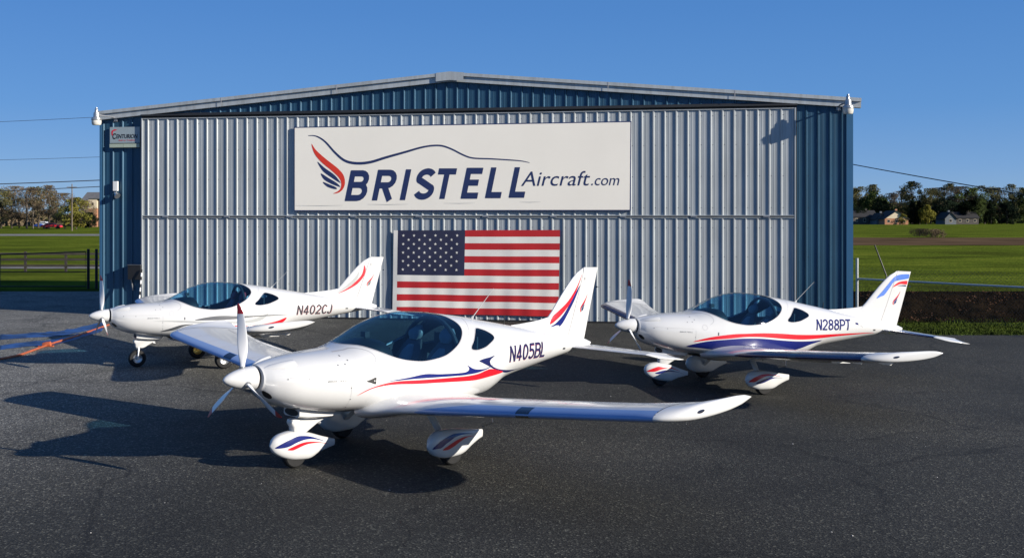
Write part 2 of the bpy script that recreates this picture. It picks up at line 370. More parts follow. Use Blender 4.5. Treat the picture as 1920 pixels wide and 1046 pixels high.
DT = 6.19             # top of the door
DEP = 11.
ribbed('front_wall', SL, DL, 0, lambda s: zroof(s)-FH+.02, 0, M['wall'], hangar, .05)
ribbed('front_wall', DR+.02, SR-.16, 0, lambda s: zroof(s)-FH+.02, 0, M['wall'], hangar, .05)
ribbed('gable_wall', DL-.0, DR+.02, DT+.06, lambda s: max(DT+.065, zroof(s)-FH+.02), 0, M['wall'], hangar, .05)
b = MB(); b.box(SR-.16, SR+.02, -.045, .1, 0, zroof(SR)-FH); b.build('corner_trim', M['corner'], hangar)
b = MB(); b.box(SL-.03, SL+.05, -.045, .1, 0, zroof(SL)-FH); b.build('corner_trim', M['corner'], hangar)
for s, nm in ((SL, 'side_wall'), (SR, 'side_wall')):
    P = ribs(.12, DEP-.01, 0); V = []; F = []; sg = -1 if s == SL else 1
    for d, h in P: V += [(s+sg*(h-.02), d, 0), (s+sg*(h-.02), d, zroof(s)-.12)]
    for i in range(len(P)-1): F.append((2*i, 2*i+1, 2*i+3, 2*i+2))
    mobj(nm, V, F, M['wall'], hangar)
V = [(SL, DEP, 0), (SR, DEP, 0), (SR, DEP, zroof(SR)-.1), (SRIDGE, DEP, ZR-.1), (SL, DEP, zroof(SL)-.1)]
mobj('rear_wall', V, [(0, 4, 3, 2, 1)], M['wall'], hangar)
# roof sheets and the two-step fascia
el, er = SL-.08, SR+.22
b = MB()
for a, c in ((el, SRIDGE), (SRIDGE, er)):
    za, zc = zroof(a)-.012, zroof(c)-.012
    b.add([(a, -.10, za), (c, -.10, zc), (c, DEP+.1, zc), (a, DEP+.1, za), (a, -.10, za-.06), (c, -.10, zc-.06), (c, DEP+.1, zc-.06), (a, DEP+.1, za-.06)],
          [(0, 1, 2, 3), (7, 6, 5, 4), (0, 4, 5, 1), (2, 6, 7, 3), (0, 3, 7, 4), (1, 5, 6, 2)])
b.build('roof', M['roof'], hangar)
for (z0, z1, n0, n1, nm) in ((.0, .10, -.06, .19, 'rake_trim'), (.105, FH, -.06, .135, 'fascia')):
    b = MB()
    for a, c in ((el, SRIDGE-.001), (SRIDGE+.001, er)):
        q = []
        for s in (a, c):
            zz = zroof(s); q += [(s, -n1, zz-z1), (s, -n1, zz-z0), (s, -n0, zz-z0), (s, -n0, zz-z1)]
        b.add(q, [(0, 4, 5, 1), (1, 5, 6, 2), (2, 6, 7, 3), (3, 7, 4, 0), (0, 1, 2, 3), (7, 6, 5, 4)])
    b.build(nm, M['fascia'], hangar)
b = MB(); w = .42
b.add([(SRIDGE-w, -.20, zroof(SRIDGE-w)+.012), (SRIDGE, -.20, ZR+.012), (SRIDGE+w, -.20, zroof(SRIDGE+w)+.012), (SRIDGE+w, -.20, zroof(SRIDGE+w)-.24), (SRIDGE, -.20, ZR-.24), (SRIDGE-w, -.20, zroof(SRIDGE-w)-.24),
       (SRIDGE-w, DEP, zroof(SRIDGE-w)+.012), (SRIDGE, DEP, ZR+.012), (SRIDGE+w, DEP, zroof(SRIDGE+w)+.012)],
      [(0, 5, 4, 1), (1, 4, 3, 2), (0, 1, 7, 6), (1, 2, 8, 7)])
b.build('ridge_cap', M['fascia'], hangar, recalc=False)
for s in (-8.6, -4.9, 3.3, 6.9):
    b = MB(); b.box(s-.012, s+.012, -.194, -.19, zroof(s)-.255, zroof(s)-.005); b.build('trim_joint', M['seam'], hangar)
# header above the door, its shadow gap put in as dark colour; dark jambs
b = MB(); b.box(DL-.02, DR+.04, -.06, -.002, DT-.04, DT+.14); b.build('door_header_shade', M['dark'], hangar)
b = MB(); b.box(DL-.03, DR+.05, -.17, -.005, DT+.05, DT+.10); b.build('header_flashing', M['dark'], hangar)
b = MB(); b.box(DR-.005, DR+.04, -.10, .02, 0, DT); b.build('door_jamb', M['dark'], hangar)
b = MB(); b.box(DL-.04, DL-.005, -.02, .02, 0, DT); b.build('door_jamb', M['dark'], hangar)
DN = .13; SEAM = fs(880, 405.6, .13)[1]
door = empty('folding_door', (0, 0, 0)); door.parent = hangar
ribbed('upper_panel', DL, DR, SEAM+.022, DT-.03, DN, M['door'], door, .0)
ribbed('lower_panel', DL, DR, .05, SEAM-.03, DN, M['door'], door, .0)
for z in (DT-.03, SEAM+.020, SEAM-.040): 
    b = MB(); b.box(DL, DR, -DN-.045, -DN+.02, z-.010, z+.010); b.build('edge_rail', M['fascia'], door)
b = MB(); b.box(DL, DR, -DN-.02, -DN+.05, SEAM-.034, SEAM+.010); b.build('hinge_gap', M['dark'], door)
for s in (DL-.004, DR-.028): 
    b = MB(); b.box(s, s+.035, -DN-.05, .0, .05, DT-.018); b.build('edge_trim', M['door'] if s < 0 else M['fascia'], door)
k = 0
for s in fr(DL+.8, DR-.8, 1.95):
    b = MB(); b.tube([(s-.09, -DN-.052, SEAM-.012), (s+.09, -DN-.052, SEAM-.012)], .018, 8); b.build('hinge', M['steel'], door, smooth=True)
b = MB(); b.box(DL+.02, DR-.02, -DN-.02, -DN+.1, -.02, .05); b.build('bottom_seal', M['black'], door)

# ------------------------------------------------------------------ lettering
def inpoly(p, L_):
    c = False; x, y = p; j = len(L_)-1
    for i in range(len(L_)):
        if (L_[i][1] > y) != (L_[j][1] > y) and x < (L_[j][0]-L_[i][0])*(y-L_[i][1])/(L_[j][1]-L_[i][1])+L_[i][0]: c = not c
        j = i
    return c
def text2d(s, shear=0., bold=0., aspect=1.):
    cu = bpy.data.curves.new('t', 'FONT'); cu.body = s; cu.offset = bold; cu.shear = shear; cu.resolution_u = 4
    o = bpy.data.objects.new('t', cu); SC.collection.objects.link(o)
    bpy.context.view_layer.update()
    me = bpy.data.meshes.new_from_object(o.evaluated_get(bpy.context.evaluated_depsgraph_get()))
    V = [(v.co.x, v.co.y) for v in me.vertices]; F = [tuple(p.vertices) for p in me.polygons]
    bpy.data.objects.remove(o); bpy.data.curves.remove(cu); bpy.data.meshes.remove(me)
    x0 = min(v[0] for v in V); x1 = max(v[0] for v in V); y0 = min(v[1] for v in V); y1 = max(v[1] for v in V)
    return [((v[0]-x0)/(x1-x0), (v[1]-y0)/(y1-y0)) for v in V], F
def poly2d(*loops):
    L_ = [[Vector((p[0], p[1], 0)) for p in lp] for lp in loops]
    T = tessellate_polygon(L_); V = [(p.x, p.y) for lp in L_ for p in lp]
    return V, [tuple(t) for t in T]
def decal(name, VF, mp, m, parent, grid=None, normalfn=None):
    """flat shapes (u, v) cut to a grid and laid on a surface by mp(u, v)"""
    bm = bmesh.new(); V, F = VF
    vs = [bm.verts.new((v[0], v[1], 0)) for v in V]
    for f in F:
        try: bm.faces.new([vs[i] for i in f])
        except ValueError: pass
    if grid:
        for ax in (0, 1):
            a = min(v[ax] for v in V); c = max(v[ax] for v in V); no = (1, 0, 0) if ax == 0 else (0, 1, 0)
            g = grid if not isinstance(grid, tuple) else grid[ax]
            t = math.ceil(a/g)*g
            while t < c:
                bmesh.ops.bisect_plane(bm, geom=bm.verts[:]+bm.edges[:]+bm.faces[:], plane_co=(t, 0, 0) if ax == 0 else (0, t, 0), plane_no=no, dist=1e-6)
                t += g
    bm.verts.ensure_lookup_table(); bm.verts.index_update()
    uv = [(v.co.x, v.co.y) for v in bm.verts]; FF = [[v.index for v in f.verts] for f in bm.faces]; bm.free()
    P = [mp(*p) for p in uv]
    return mobj(name, P, FF, m, parent, smooth=bool(normalfn), normals=[normalfn(*p) for p in P] if normalfn else None)
def ribbon(pts, w0, w1=None, mid=None):
    """a band along pts; width tapers w0 -> mid -> w1"""
    pts = [Vector(p) for p in pts]; n = len(pts); w1 = w0 if w1 is None else w1; L_ = []; R_ = []
    for i, p in enumerate(pts):
        d = (pts[min(i+1, n-1)]-pts[max(i-1, 0)]).normalized(); q = Vector((-d.y, d.x)); t = i/(n-1)
        w = w0+(w1-w0)*t if mid is None else (w0+(mid-w0)*min(1, t/.5) if t < .5 else mid+(w1-mid)*(t-.5)/.5)
        L_.append(p+q*w/2); R_.append(p-q*w/2)
    V = [(p.x, p.y) for p in L_]+[(p.x, p.y) for p in R_]
    return V, [(i, i+1, n+i+1, n+i) for i in range(n-1)]
def merge(*VFs):
    V = []; F = []
    for v, f in VFs: b_ = len(V); V += list(v); F += [tuple(i+b_ for i in q) for q in f]
    return V, F
def emblem(red=True):
    """wing emblem in a unit box: one long red feather and three navy ones"""
    f = lambda pts: poly2d(smooth_loop(pts, True, 5))
    big = f([(0.0, 1.0), (.16, .80), (.42, .62), (.74, .42), (.95, .28), (1., .16), (.93, .05), (.72, 0.), (.86, .12), (.85, .24), (.66, .36), (.32, .52), (.10, .74)])
    a = f([(.16, .66), (.32, .54), (.56, .40), (.80, .28), (.84, .20), (.60, .28), (.36, .42)])
    c = f([(.26, .42), (.44, .32), (.66, .22), (.80, .16), (.76, .12), (.50, .18), (.36, .27)])
    d = f([(.32, .26), (.48, .18), (.66, .12), (.74, .07), (.66, .05), (.46, .10)])
    return big, merge(a, c, d)

# ------------------------------------------------------------------ banner on the door
M['banner'] = mat('cream_banner_board', (.95, .89, .77), .55, 0, .04, .6)
M['bnavy'] = mat('banner_navy_print', (.018, .032, .11), .5, 0, .05, 3)
M['bred'] = mat('banner_red_print', (.72, .045, .02), .5, 0, .05, 3)
BN = .215
banner = empty('banner_sign', (0, 31.4, HZ), TH, 'long cream company banner with navy border and lettering across the door', 'sign')
q = [fs(551, 396, BN), fs(1182.5, 395.5, BN), fs(1184, 227.5, BN), fs(551, 238.5, BN)]
def slab(poly, n0, n1, name, m, parent):
    k_ = len(poly); V = [(s, -n0, z) for s, z in poly]+[(s, -n1, z) for s, z in poly]
    F = [tuple(range(k_))[::-1], tuple(range(k_, 2*k_))]+[(i, (i+1) % k_, k_+(i+1) % k_, k_+i) for i in range(k_)]
    return mobj(name, V, F, m, parent, recalc=True)
slab(q, DN+.037, BN, 'board', M['bnavy'], banner)
cq = Vector((sum(p[0] for p in q)/4, sum(p[1] for p in q)/4))
qi = [(p[0]+(.03 if p[0] < cq.x else -.03), p[1]+(.03 if p[1] < cq.y else -.03)) for p in q]
slab(qi, BN-.01, BN+.004, 'face', M['banner'], banner)
c8f = lambda x, y: fs(520+x/2.753, 220+y/2.753, BN+.007)
bmap = lambda n: (lambda x, y: (lambda p: (p[0], -n, p[1]))(c8f(x, y)))
def bdec(name, VF, m, n=BN+.007): return decal(name, VF, bmap(n), m, banner)
arc = lambda cx, cy, rx, ry, a0, a1, k=8: [(cx+rx*math.cos(math.radians(a0+(a1-a0)*i/k)), cy+ry*math.sin(math.radians(a0+(a1-a0)*i/k))) for i in range(k+1)]
SWt = .205
GL = {'B': [[(.09, 0), (.09, 1)], [(.0, .905)]+arc(.47, .715, .22, .19, 90, -90)+[(.1, .525)], [(.1, .525)]+arc(.47, .31, .25, .215, 90, -90)+[(0, .095)]],
      'R': [[(.09, 0), (.09, 1)], [(.0, .905)]+arc(.48, .70, .23, .205, 90, -90)+[(.1, .495)], [(.36, .5), (.70, 0)]],
      'I': [[(.09, 0), (.09, 1)]],
      'S': [arc(.42, .70, .29, .205, 28, 200, 9)+[(.22, .60)]+[(.60, .42)]+arc(.42, .30, .30, .205, 20, -158, 9)],
      'T': [[(.0, .905), (.74, .905)], [(.37, .9), (.37, 0)]],
      'E': [[(.09, 0), (.09, 1)], [(0, .905), (.66, .905)], [(.1, .52), (.58, .52)], [(0, .095), (.66, .095)]],
      'L': [[(.09, 0), (.09, 1)], [(0, .095), (.62, .095)]]}
def union(polys):
    V = []; F = []
    for p in polys: b_ = len(V); V += [Vector(q) for q in p]; F.append(list(range(b_, b_+len(p))))
    r = delaunay_2d_cdt(V, [], F, 0, 1e-6); P_ = r[0]; out = []
    bb = [(min(p[0] for p in q), max(p[0] for p in q), min(p[1] for p in q), max(p[1] for p in q), q) for q in polys]
    for f in r[2]:
        cx = sum(P_[i].x for i in f)/3; cy = sum(P_[i].y for i in f)/3
        if any(a <= cx <= b_ and c <= cy <= d and inpoly((cx, cy), q) for a, b_, c, d, q in bb): out.append(tuple(f))
    return [tuple(v) for v in P_], out
def outline(VF):
    n = len(VF[0])//2; return list(VF[0][:n])+list(VF[0][n:][::-1])
LET = [('B', 350, 432, 157, 1), ('R', 490, 430, 158, 1), ('I', 634, 428, 159, 1), ('S', 694, 425, 160, .98), ('T', 803, 422, 157, 1), ('E', 948, 420, 158, 1), ('L', 1074, 417, 158, 1), ('L', 1196, 415, 157, 1)]
for ch, x0, y0, h_, wf in LET:
    parts = []
    for st in GL[ch]:
        st = [(x*.93*wf, y) for x, y in st]
        if ch == 'S': st = [(p.x, p.y) for p in smooth_loop(st, False, 3)]
        V, F = ribbon(st, SWt)
        parts.append(([(x0+x*h_*.86+y*h_*.205, y0-y*h_) for x, y in V], F))
    bdec('letter', union([outline(p) for p in parts]), M['bnavy'])
q_ = .115
GR = {'N': [[(q_/2, 0), (q_/2, 1)], [(q_*.55, .98), (.60-q_*.55, .02)], [(.60-q_/2, 0), (.60-q_/2, 1)]], '4': [[(.40, 0), (.40, 1)], [(.40, .93), (.07, .30)], [(.02, .255), (.58, .255)]],
      '0': [arc(.29, .5, .225, .44, 0, 360, 20)], '5': [[(.54, .935), (.10, .935)], [(.135, .98), (.10, .50)], [(.10, .53)]+arc(.27, .33, .25, .27, 110, -150, 12)],
      'B': [[(q_/2, 0), (q_/2, 1)], [(0, .935)]+arc(.33, .735, .18, .20, 90, -90)+[(.05, .535)], [(.05, .535)]+arc(.33, .30, .205, .235, 90, -90)+[(0, .065)]],
      'L': [[(q_/2, 0), (q_/2, 1)], [(0, .065), (.5, .065)]], '2': [arc(.29, .69, .225, .25, 165, -25, 10)+[(.08, .09)], [(.02, .065), (.56, .065)]],
      'C': [arc(.31, .5, .25, .44, 38, 322, 16)], 'J': [[(.38, 1), (.38, .30)]+arc(.21, .28, .17, .22, 0, -170, 8)],
      '8': [arc(.29, .74, .20, .19, 0, 360, 16), arc(.29, .29, .225, .225, 0, 360, 16)], 'P': [[(q_/2, 0), (q_/2, 1)], [(0, .935)]+arc(.32, .70, .21, .235, 90, -90)+[(.05, .465)]], 'T': [[(.0, .935), (.56, .935)], [(.28, .95), (.28, 0)]]}
GW = {'8': .57, 'N': .60, 'L': .50, 'J': .45, 'T': .56, 'P': .55, '4': .58}
def regtext(s, slant=.13):
    x = 0
    for ch in s:
        for st in GR[ch]:
            V, F = ribbon(st, .15)
            OUT.extend([[(V[i][0]+x+V[i][1]*slant, V[i][1]) for i in f] for f in F])
        x += GW.get(ch, .57)+.10
OUT = []
def regglyphs(s):
    OUT.clear(); regtext(s); V, F = union([list(p) for p in OUT])
    x0 = min(v[0] for v in V); x1 = max(v[0] for v in V); y0 = min(v[1] for v in V); y1 = max(v[1] for v in V)
    return [((v[0]-x0)/(x1-x0), (v[1]-y0)/(y1-y0)) for v in V], F
V, F = text2d('Aircraft', .24, .0)
bdec('lettering', ([(1258+x*357, 356-y*76-x*3) for x, y in V], F), M['bnavy'])
V, F = text2d('.com', .24, .0)
bdec('lettering', ([(1620+x*146, 352-y*38) for x, y in V], F), M['bnavy'])
curve = smooth_loop([(160, 95), (200, 98), (245, 125), (300, 185), (350, 225), (410, 238), (480, 232), (560, 208), (660, 180), (740, 157), (800, 147), (850, 148), (900, 165), (960, 195), (1010, 211), (1100, 215), (1200, 221), (1260, 226), (1302, 235)], False, 5)
n = len(curve); wd = herm([(0, 3), (.12, 9), (.3, 14), (.55, 9), (.7, 8), (.9, 6), (1, 2.5)])
V = []; F = []
for side in (1, -1):
    for i, p in enumerate(curve):
        d = (curve[min(i+1, n-1)]-curve[max(i-1, 0)]).normalized(); V.append((p.x-d.y*side*wd(i/(n-1))/2, p.y+d.x*side*wd(i/(n-1))/2))
F = [(i, i+1, n+i+1, n+i) for i in range(n-1)]
bdec('swoosh', (V, F), M['bnavy'])
f = lambda pts: poly2d([(p.x, p.y) for p in smooth_loop(pts, True, 5)])
bdec('red_feather', f([(177, 138), (200, 170), (250, 215), (310, 262), (342, 300), (349, 340), (338, 372), (315, 390), (288, 394), (318, 378), (330, 352), (322, 318), (285, 280), (225, 230), (190, 185)]), M['bred'])
bdec('navy_feather', f([(207, 230), (245, 262), (295, 298), (325, 335), (318, 336), (280, 312), (235, 278)]), M['bnavy'])
bdec('navy_feather', f([(225, 290), (265, 314), (305, 338), (325, 358), (315, 358), (275, 342), (240, 320)]), M['bnavy'])
bdec('navy_feather', f([(235, 334), (270, 347), (300, 360), (308, 370), (290, 370), (255, 357)]), M['bnavy'])
for x0, x1, y in ((95, 338, 456), (465, 675, 450), (860, 1020, 444), (1250, 1360, 438)):
    bdec('crease_shade', ribbon([(x0, y), ((x0+x1)/2, y+1), (x1, y-1)], .6, .4, 2.2), M['grey'])  # shading of the banner folds, laid on as thin grey bands

# ------------------------------------------------------------------ flag
M['fred'] = mat('flag_red_cloth', (.50, .012, .018), .8, 0, .12, 2)
M['fwhite'] = mat('flag_white_cloth', (.80, .77, .70), .8, 0, .08, 2)
M['fnavy'] = mat('flag_navy_cloth', (.018, .022, .06), .8, 0, .1, 2)
FN = .20
flag = empty('national_flag', (0, 31.4, HZ), TH, 'red, white and blue flag with stars hung flat on the lower door', 'flag')
TL, TR, BR, BL = fs(746, 432, FN), fs(1050, 431.5, FN), fs(1046.5, 593, FN), fs(743.5, 587, FN)
def fpos(u, v, extra=0.):
    a = Vector(TL).lerp(Vector(TR), u); c = Vector(BL).lerp(Vector(BR), u); p = a.lerp(c, v)
    w = noise.noise(Vector((u*3, v*2, 3.1)))*.030+.006*math.sin(u*22+v*2)*v+noise.noise(Vector((u*9, v*5, 1.1)))*.008+.010*math.sin(u*55)*v*.6
    return (p.x, -(FN+w+extra), p.y+noise.noise(Vector((u*4, v*3, 9)))*.012*v)
NU_, NV_ = 76, 65
V = [fpos(i/NU_, j/NV_) for j in range(NV_+1) for i in range(NU_+1)]; F = []; fm = []
for j in range(NV_):
    for i in range(NU_):
        F.append((j*(NU_+1)+i, (j+1)*(NU_+1)+i, (j+1)*(NU_+1)+i+1, j*(NU_+1)+i+1))
        st = j//5; fm.append(2 if (i < .42*NU_ and st < 7) else (st % 2))
mobj('cloth', V, F, [M['fred'], M['fwhite'], M['fnavy']], flag, True, fm)
V = [fpos(u, j/20) for j in range(21) for u in (-.026, 0.0)]
mobj('hem', V, [(2*j, 2*j+2, 2*j+3, 2*j+1) for j in range(20)], M['fwhite'], flag, True)
for r_ in range(9):
    for c_ in range(6 if r_ % 2 == 0 else 5):
        u0 = (.036+c_*.0672+(.0336 if r_ % 2 else 0)); v0 = (.062+r_*.0512)
        pts = []
        for k in range(10):
            rr = .0098 if k % 2 == 0 else .004; a = math.pi*k/5
            pts.append((u0+rr*math.sin(a), v0-rr*1.9*math.cos(a)))
        ct = (u0, v0); V = [fpos(*ct, .006)]+[fpos(u, v, .006) for u, v in pts]
        mobj('star', V, [(0, k+1, (k+1) % 10+1) for k in range(10)], M['fwhite'], flag)
# ------------------------------------------------------------------ aircraft shape tables (metres, x aft of the spinner tip, y to the left wing, z up)
ZT = herm([(.40,1.195),(.6,1.24),(.9,1.285),(1.2,1.308),(1.4,1.325),(1.56,1.37),(1.75,1.468),(2.0,1.603),(2.25,1.683),(2.5,1.712),(2.8,1.70),(3.1,1.665),(3.5,1.615),(3.8,1.565),(4.2,1.50),(4.6,1.435),(5.0,1.375),(5.4,1.315),(5.8,1.255),(6.1,1.20),(6.24,1.15)])
ZB = herm([(.40,.90),(.44,.85),(.53,.785),(.8,.69),(1.1,.635),(1.5,.605),(2.0,.59),(3.0,.58),(3.7,.595),(3.9,.65),(4.08,.73),(4.25,.772),(4.75,.855),(5.35,.955),(5.77,1.02),(6.1,1.075),(6.24,1.09)])
WD = herm([(.40,.175),(.5,.27),(.65,.36),(.85,.43),(1.1,.49),(1.5,.56),(2.0,.62),(2.5,.645),(3.0,.615),(3.5,.53),(4.0,.43),(4.5,.335),(5.0,.26),(5.5,.195),(6.0,.11),(6.24,.05)])
ZC = herm([(.40,1.05),(.8,1.0),(1.3,.98),(2.0,.97),(3.0,.98),(4.0,1.08),(5.0,1.14),(6.24,1.13)])
NU = herm([(.4,2.0),(1.0,2.3),(1.4,2.4),(1.8,2.15),(2.4,2.0),(3.2,2.0),(6.2,2.0)])
NL = herm([(.4,2.0),(.8,2.4),(1.4,2.7),(3.6,2.7),(4.3,2.2),(6.2,2.0)])
def fsurf(x, phi, off=0.):
    c, s = math.cos(phi), math.sin(phi); n = NU(x) if c >= 0 else NL(x)
    hh = (ZT(x)-ZC(x)) if c >= 0 else (ZC(x)-ZB(x))
    p = (x, WD(x)*math.copysign(abs(s)**(2/n), s), ZC(x)+hh*math.copysign(abs(c)**(2/n), c))
    if off:
        g = fnorm(*p); p = tuple(a+off*b_ for a, b_ in zip(p, g))
    return p
def fside(x, z):
    zc = ZC(x)
    if z >= zc: t = (z-zc)/(ZT(x)-zc); n = NU(x)
    else: t = (zc-z)/(zc-ZB(x)); n = NL(x)
    return WD(x)*(1-min(t, .9999)**n)**(1/n)
def fphi(x, z):
    zc = ZC(x)
    if z >= zc: return math.acos(min((z-zc)/(ZT(x)-zc), 1)**(NU(x)/2))
    return math.pi-math.acos(min((zc-z)/(zc-ZB(x)), 1)**(NL(x)/2))
def fnorm(x, y, z):
    def F(x, y, z):
        zc = ZC(x)
        if z >= zc: n = NU(x); t = (z-zc)/(ZT(x)-zc)
        else: n = NL(x); t = (zc-z)/(zc-ZB(x))
        return ((abs(y)/WD(x))**n+abs(t)**n)**(1/n)
    e = 1e-4
    g = Vector((F(x+e, y, z)-F(x-e, y, z), F(x, y+e, z)-F(x, y-e, z), F(x, y, z+e)-F(x, y, z-e)))
    return tuple(g.normalized()) if g.length > 0 else (0, 0, 1)
KP = .45
GL_ = [(1.625, 1.362), (1.72, 1.322), (1.87, 1.253), (2.04, 1.199), (2.28, 1.165), (2.52, 1.176), (2.76, 1.222), (3.0, 1.33), (3.16, 1.46), (3.185, 1.555), (3.10, 1.637)]
half = [(x, fphi(x, z)*KP) for x, z in GL_]
CAN = [(p.x, p.y) for p in smooth_loop([(1.545, 0)]+half+[(2.98, 0)]+[(x, -t) for x, t in half[::-1]], True, 8)]
QW_ = [(3.493,1.489),(3.602,1.470),(3.686,1.443),(3.771,1.398),(3.79,1.359),(3.74,1.322),(3.57,1.262),(3.45,1.238),(3.321,1.228),(3.225,1.246),(3.23,1.29),(3.31,1.35),(3.40,1.43)]
q_ = [(x, fphi(x, z)*KP) for x, z in QW_]
QWL = [(p.x, p.y) for p in smooth_loop(q_, True, 4)]
QWR = [(x, -t) for x, t in QWL]
def flip(V): return [(v[0], -v[1], v[2]) for v in V]
def orient(P, FF, N):
    out = []
    for f in FF:
        a, b_, c = Vector(P[f[0]]), Vector(P[f[1]]), Vector(P[f[2]])
        n_ = (b_-a).cross(c-a); out.append(f if n_.dot(Vector(N[f[0]])+Vector(N[f[1]])+Vector(N[f[2]])) >= 0 else f[::-1])
    return out
def amesh(name, V, F, m, parent, smooth=True, fm=None, normals=None, recalc=False, angle=40):
    V = flip(V)
    if normals: normals = flip(normals); F = orient(V, [list(f) for f in F], normals)
    return mobj(name, V, F, m, parent, smooth, fm, normals, recalc, angle)
# the shell is triangulated once, with the window outlines as edges of the mesh
def shell():
    T0 = math.pi*KP; pts = []; edges = []
    for L_ in (CAN, QWL, QWR):
        b0 = len(pts); pts += [Vector(p) for p in L_]; edges += [(b0+i, b0+(i+1) % len(L_)) for i in range(len(L_))]
    rim = np.array([[p.x, p.y] for p in pts])
    xs = [.40, .42, .44, .47, .50, .54]+fr(.58, 6.2, .045)+[6.24]
    for x in xs:
        for k in range(-36, 37):
            t = T0*k/36
            if ((rim[:, 0]-x)**2+(rim[:, 1]-t)**2).min() > .010**2: pts.append(Vector((x, t)))
    r = delaunay_2d_cdt(pts, edges, [], 0, 1e-7); P2 = r[0]
    out = {'body': [], 'can': [], 'qw': []}
    for f in r[2]:
        c = (sum(P2[i].x for i in f)/3, sum(P2[i].y for i in f)/3)
        out['can' if inpoly(c, CAN) else 'qw' if (inpoly(c, QWL) or inpoly(c, QWR)) else 'body'].append(list(f))
    P3 = [fsurf(p.x, p.y/KP) for p in P2]; N3 = [fnorm(*p) for p in P3]
    return P2, P3, N3, out
SH = shell()
def sub(P, N, F):
    ids = sorted({i for f in F for i in f}); mp = {i: k for k, i in enumerate(ids)}
    return [P[i] for i in ids], [N[i] for i in ids], [[mp[i] for i in f] for f in F]
def param_ring(loop, w, off=.0015):
    n = len(loop); V = []; N = []
    for s_ in (-w, w):
        for i, p in enumerate(loop):
            a = Vector(loop[i-1]); c = Vector(loop[(i+1) % n]); d = (c-a).normalized(); q = (p[0]-d.y*s_, p[1]+d.x*s_)
            V.append(fsurf(q[0], q[1]/KP, off)); N.append(fnorm(*V[-1]))
    return V, [[i, (i+1) % n, n+(i+1) % n, n+i] for i in range(n)], N
side_map = lambda off, sg=1: (lambda x, z: (lambda g: (x+off*g[0], -sg*(fside(x, z)+off*abs(g[1])), z+off*g[2]))(fnorm(x, fside(x, z), z)))
side_nrm = lambda sg=1: (lambda p: (lambda g: (g[0], -sg*abs(g[1]), g[2]))(fnorm(p[0], abs(p[1]), p[2])))
def skin(name, VF, m, parent, off=.002, sides=(1,), grid=.05):
    for sg in sides:
        V, F = VF
        bm_o = decal(name, VF, side_map(off, sg), m, parent, grid)
        me = bm_o.data; P = [tuple(v.co) for v in me.vertices]; f = side_nrm(sg); N = [f(p) for p in P]
        FF = orient(P, [list(q.vertices) for q in me.polygons], N)
        me2 = bpy.data.meshes.new(name); me2.from_pydata(P, [], FF); me2.materials.append(m)
        me2.polygons.foreach_set('use_smooth', [True]*len(FF)); me2.update(); me2.normals_split_custom_set_from_vertices(N)
        bm_o.data = me2; bpy.data.meshes.remove(me)
def sm(pts, k=4): return poly2d([(p.x, p.y) for p in smooth_loop(pts, True, k)])
def naca(t, s): return 5*t*(.2969*math.sqrt(max(s, 0))-.126*s-.3516*s*s+.2843*s**3-.1036*s**4)
# wing planform
WLE = herm([(.30, 1.56), (.45, 1.60), (.58, 1.66), (.72, 1.71), (.9, 1.735), (1.1, 1.74), (4.2, 1.78), (4.32, 1.81), (4.40, 1.88), (4.46, 1.98), (4.50, 2.10), (4.55, 2.42), (4.59, 2.80), (4.605, 2.95)])
WTE = herm([(.30, 3.72), (.45, 3.62), (.58, 3.42), (.72, 3.27), (.9, 3.19), (1.1, 3.16), (4.0, 2.98), (4.605, 2.985)])
WZ = lambda y: .645+.113*(y-.6)
WTK = herm([(.30, .17), (.6, .165), (1.0, .148), (4.0, .135), (4.35, .135), (4.50, .175), (4.55, .245), (4.58, .37), (4.59, .44), (4.605, .42)])
NA = 40
def airfoil(y, s):
    """s in -1 (lower trailing edge) .. 0 (nose) .. 1 (upper trailing edge)"""
    c = WTE(y)-WLE(y); f = abs(s)**1.8; yt = naca(WTK(y), f)*c; cam = .035*4*f*(1-f)*c*.6
    return (WLE(y)+f*c, y, WZ(y)+cam+(yt if s > 0 else -yt*.8)-.02*c*f+.11*(((WLE(y)+f*c-1.78)/1.23)**2)*max(0, min(1, (y-3.7)/.8))**1.5)
def wsec(y, sg): return [(lambda p: (p[0], sg*p[1], p[2]))(airfoil(y, -1+2*k/(2*NA))) for k in range(2*NA+1)]
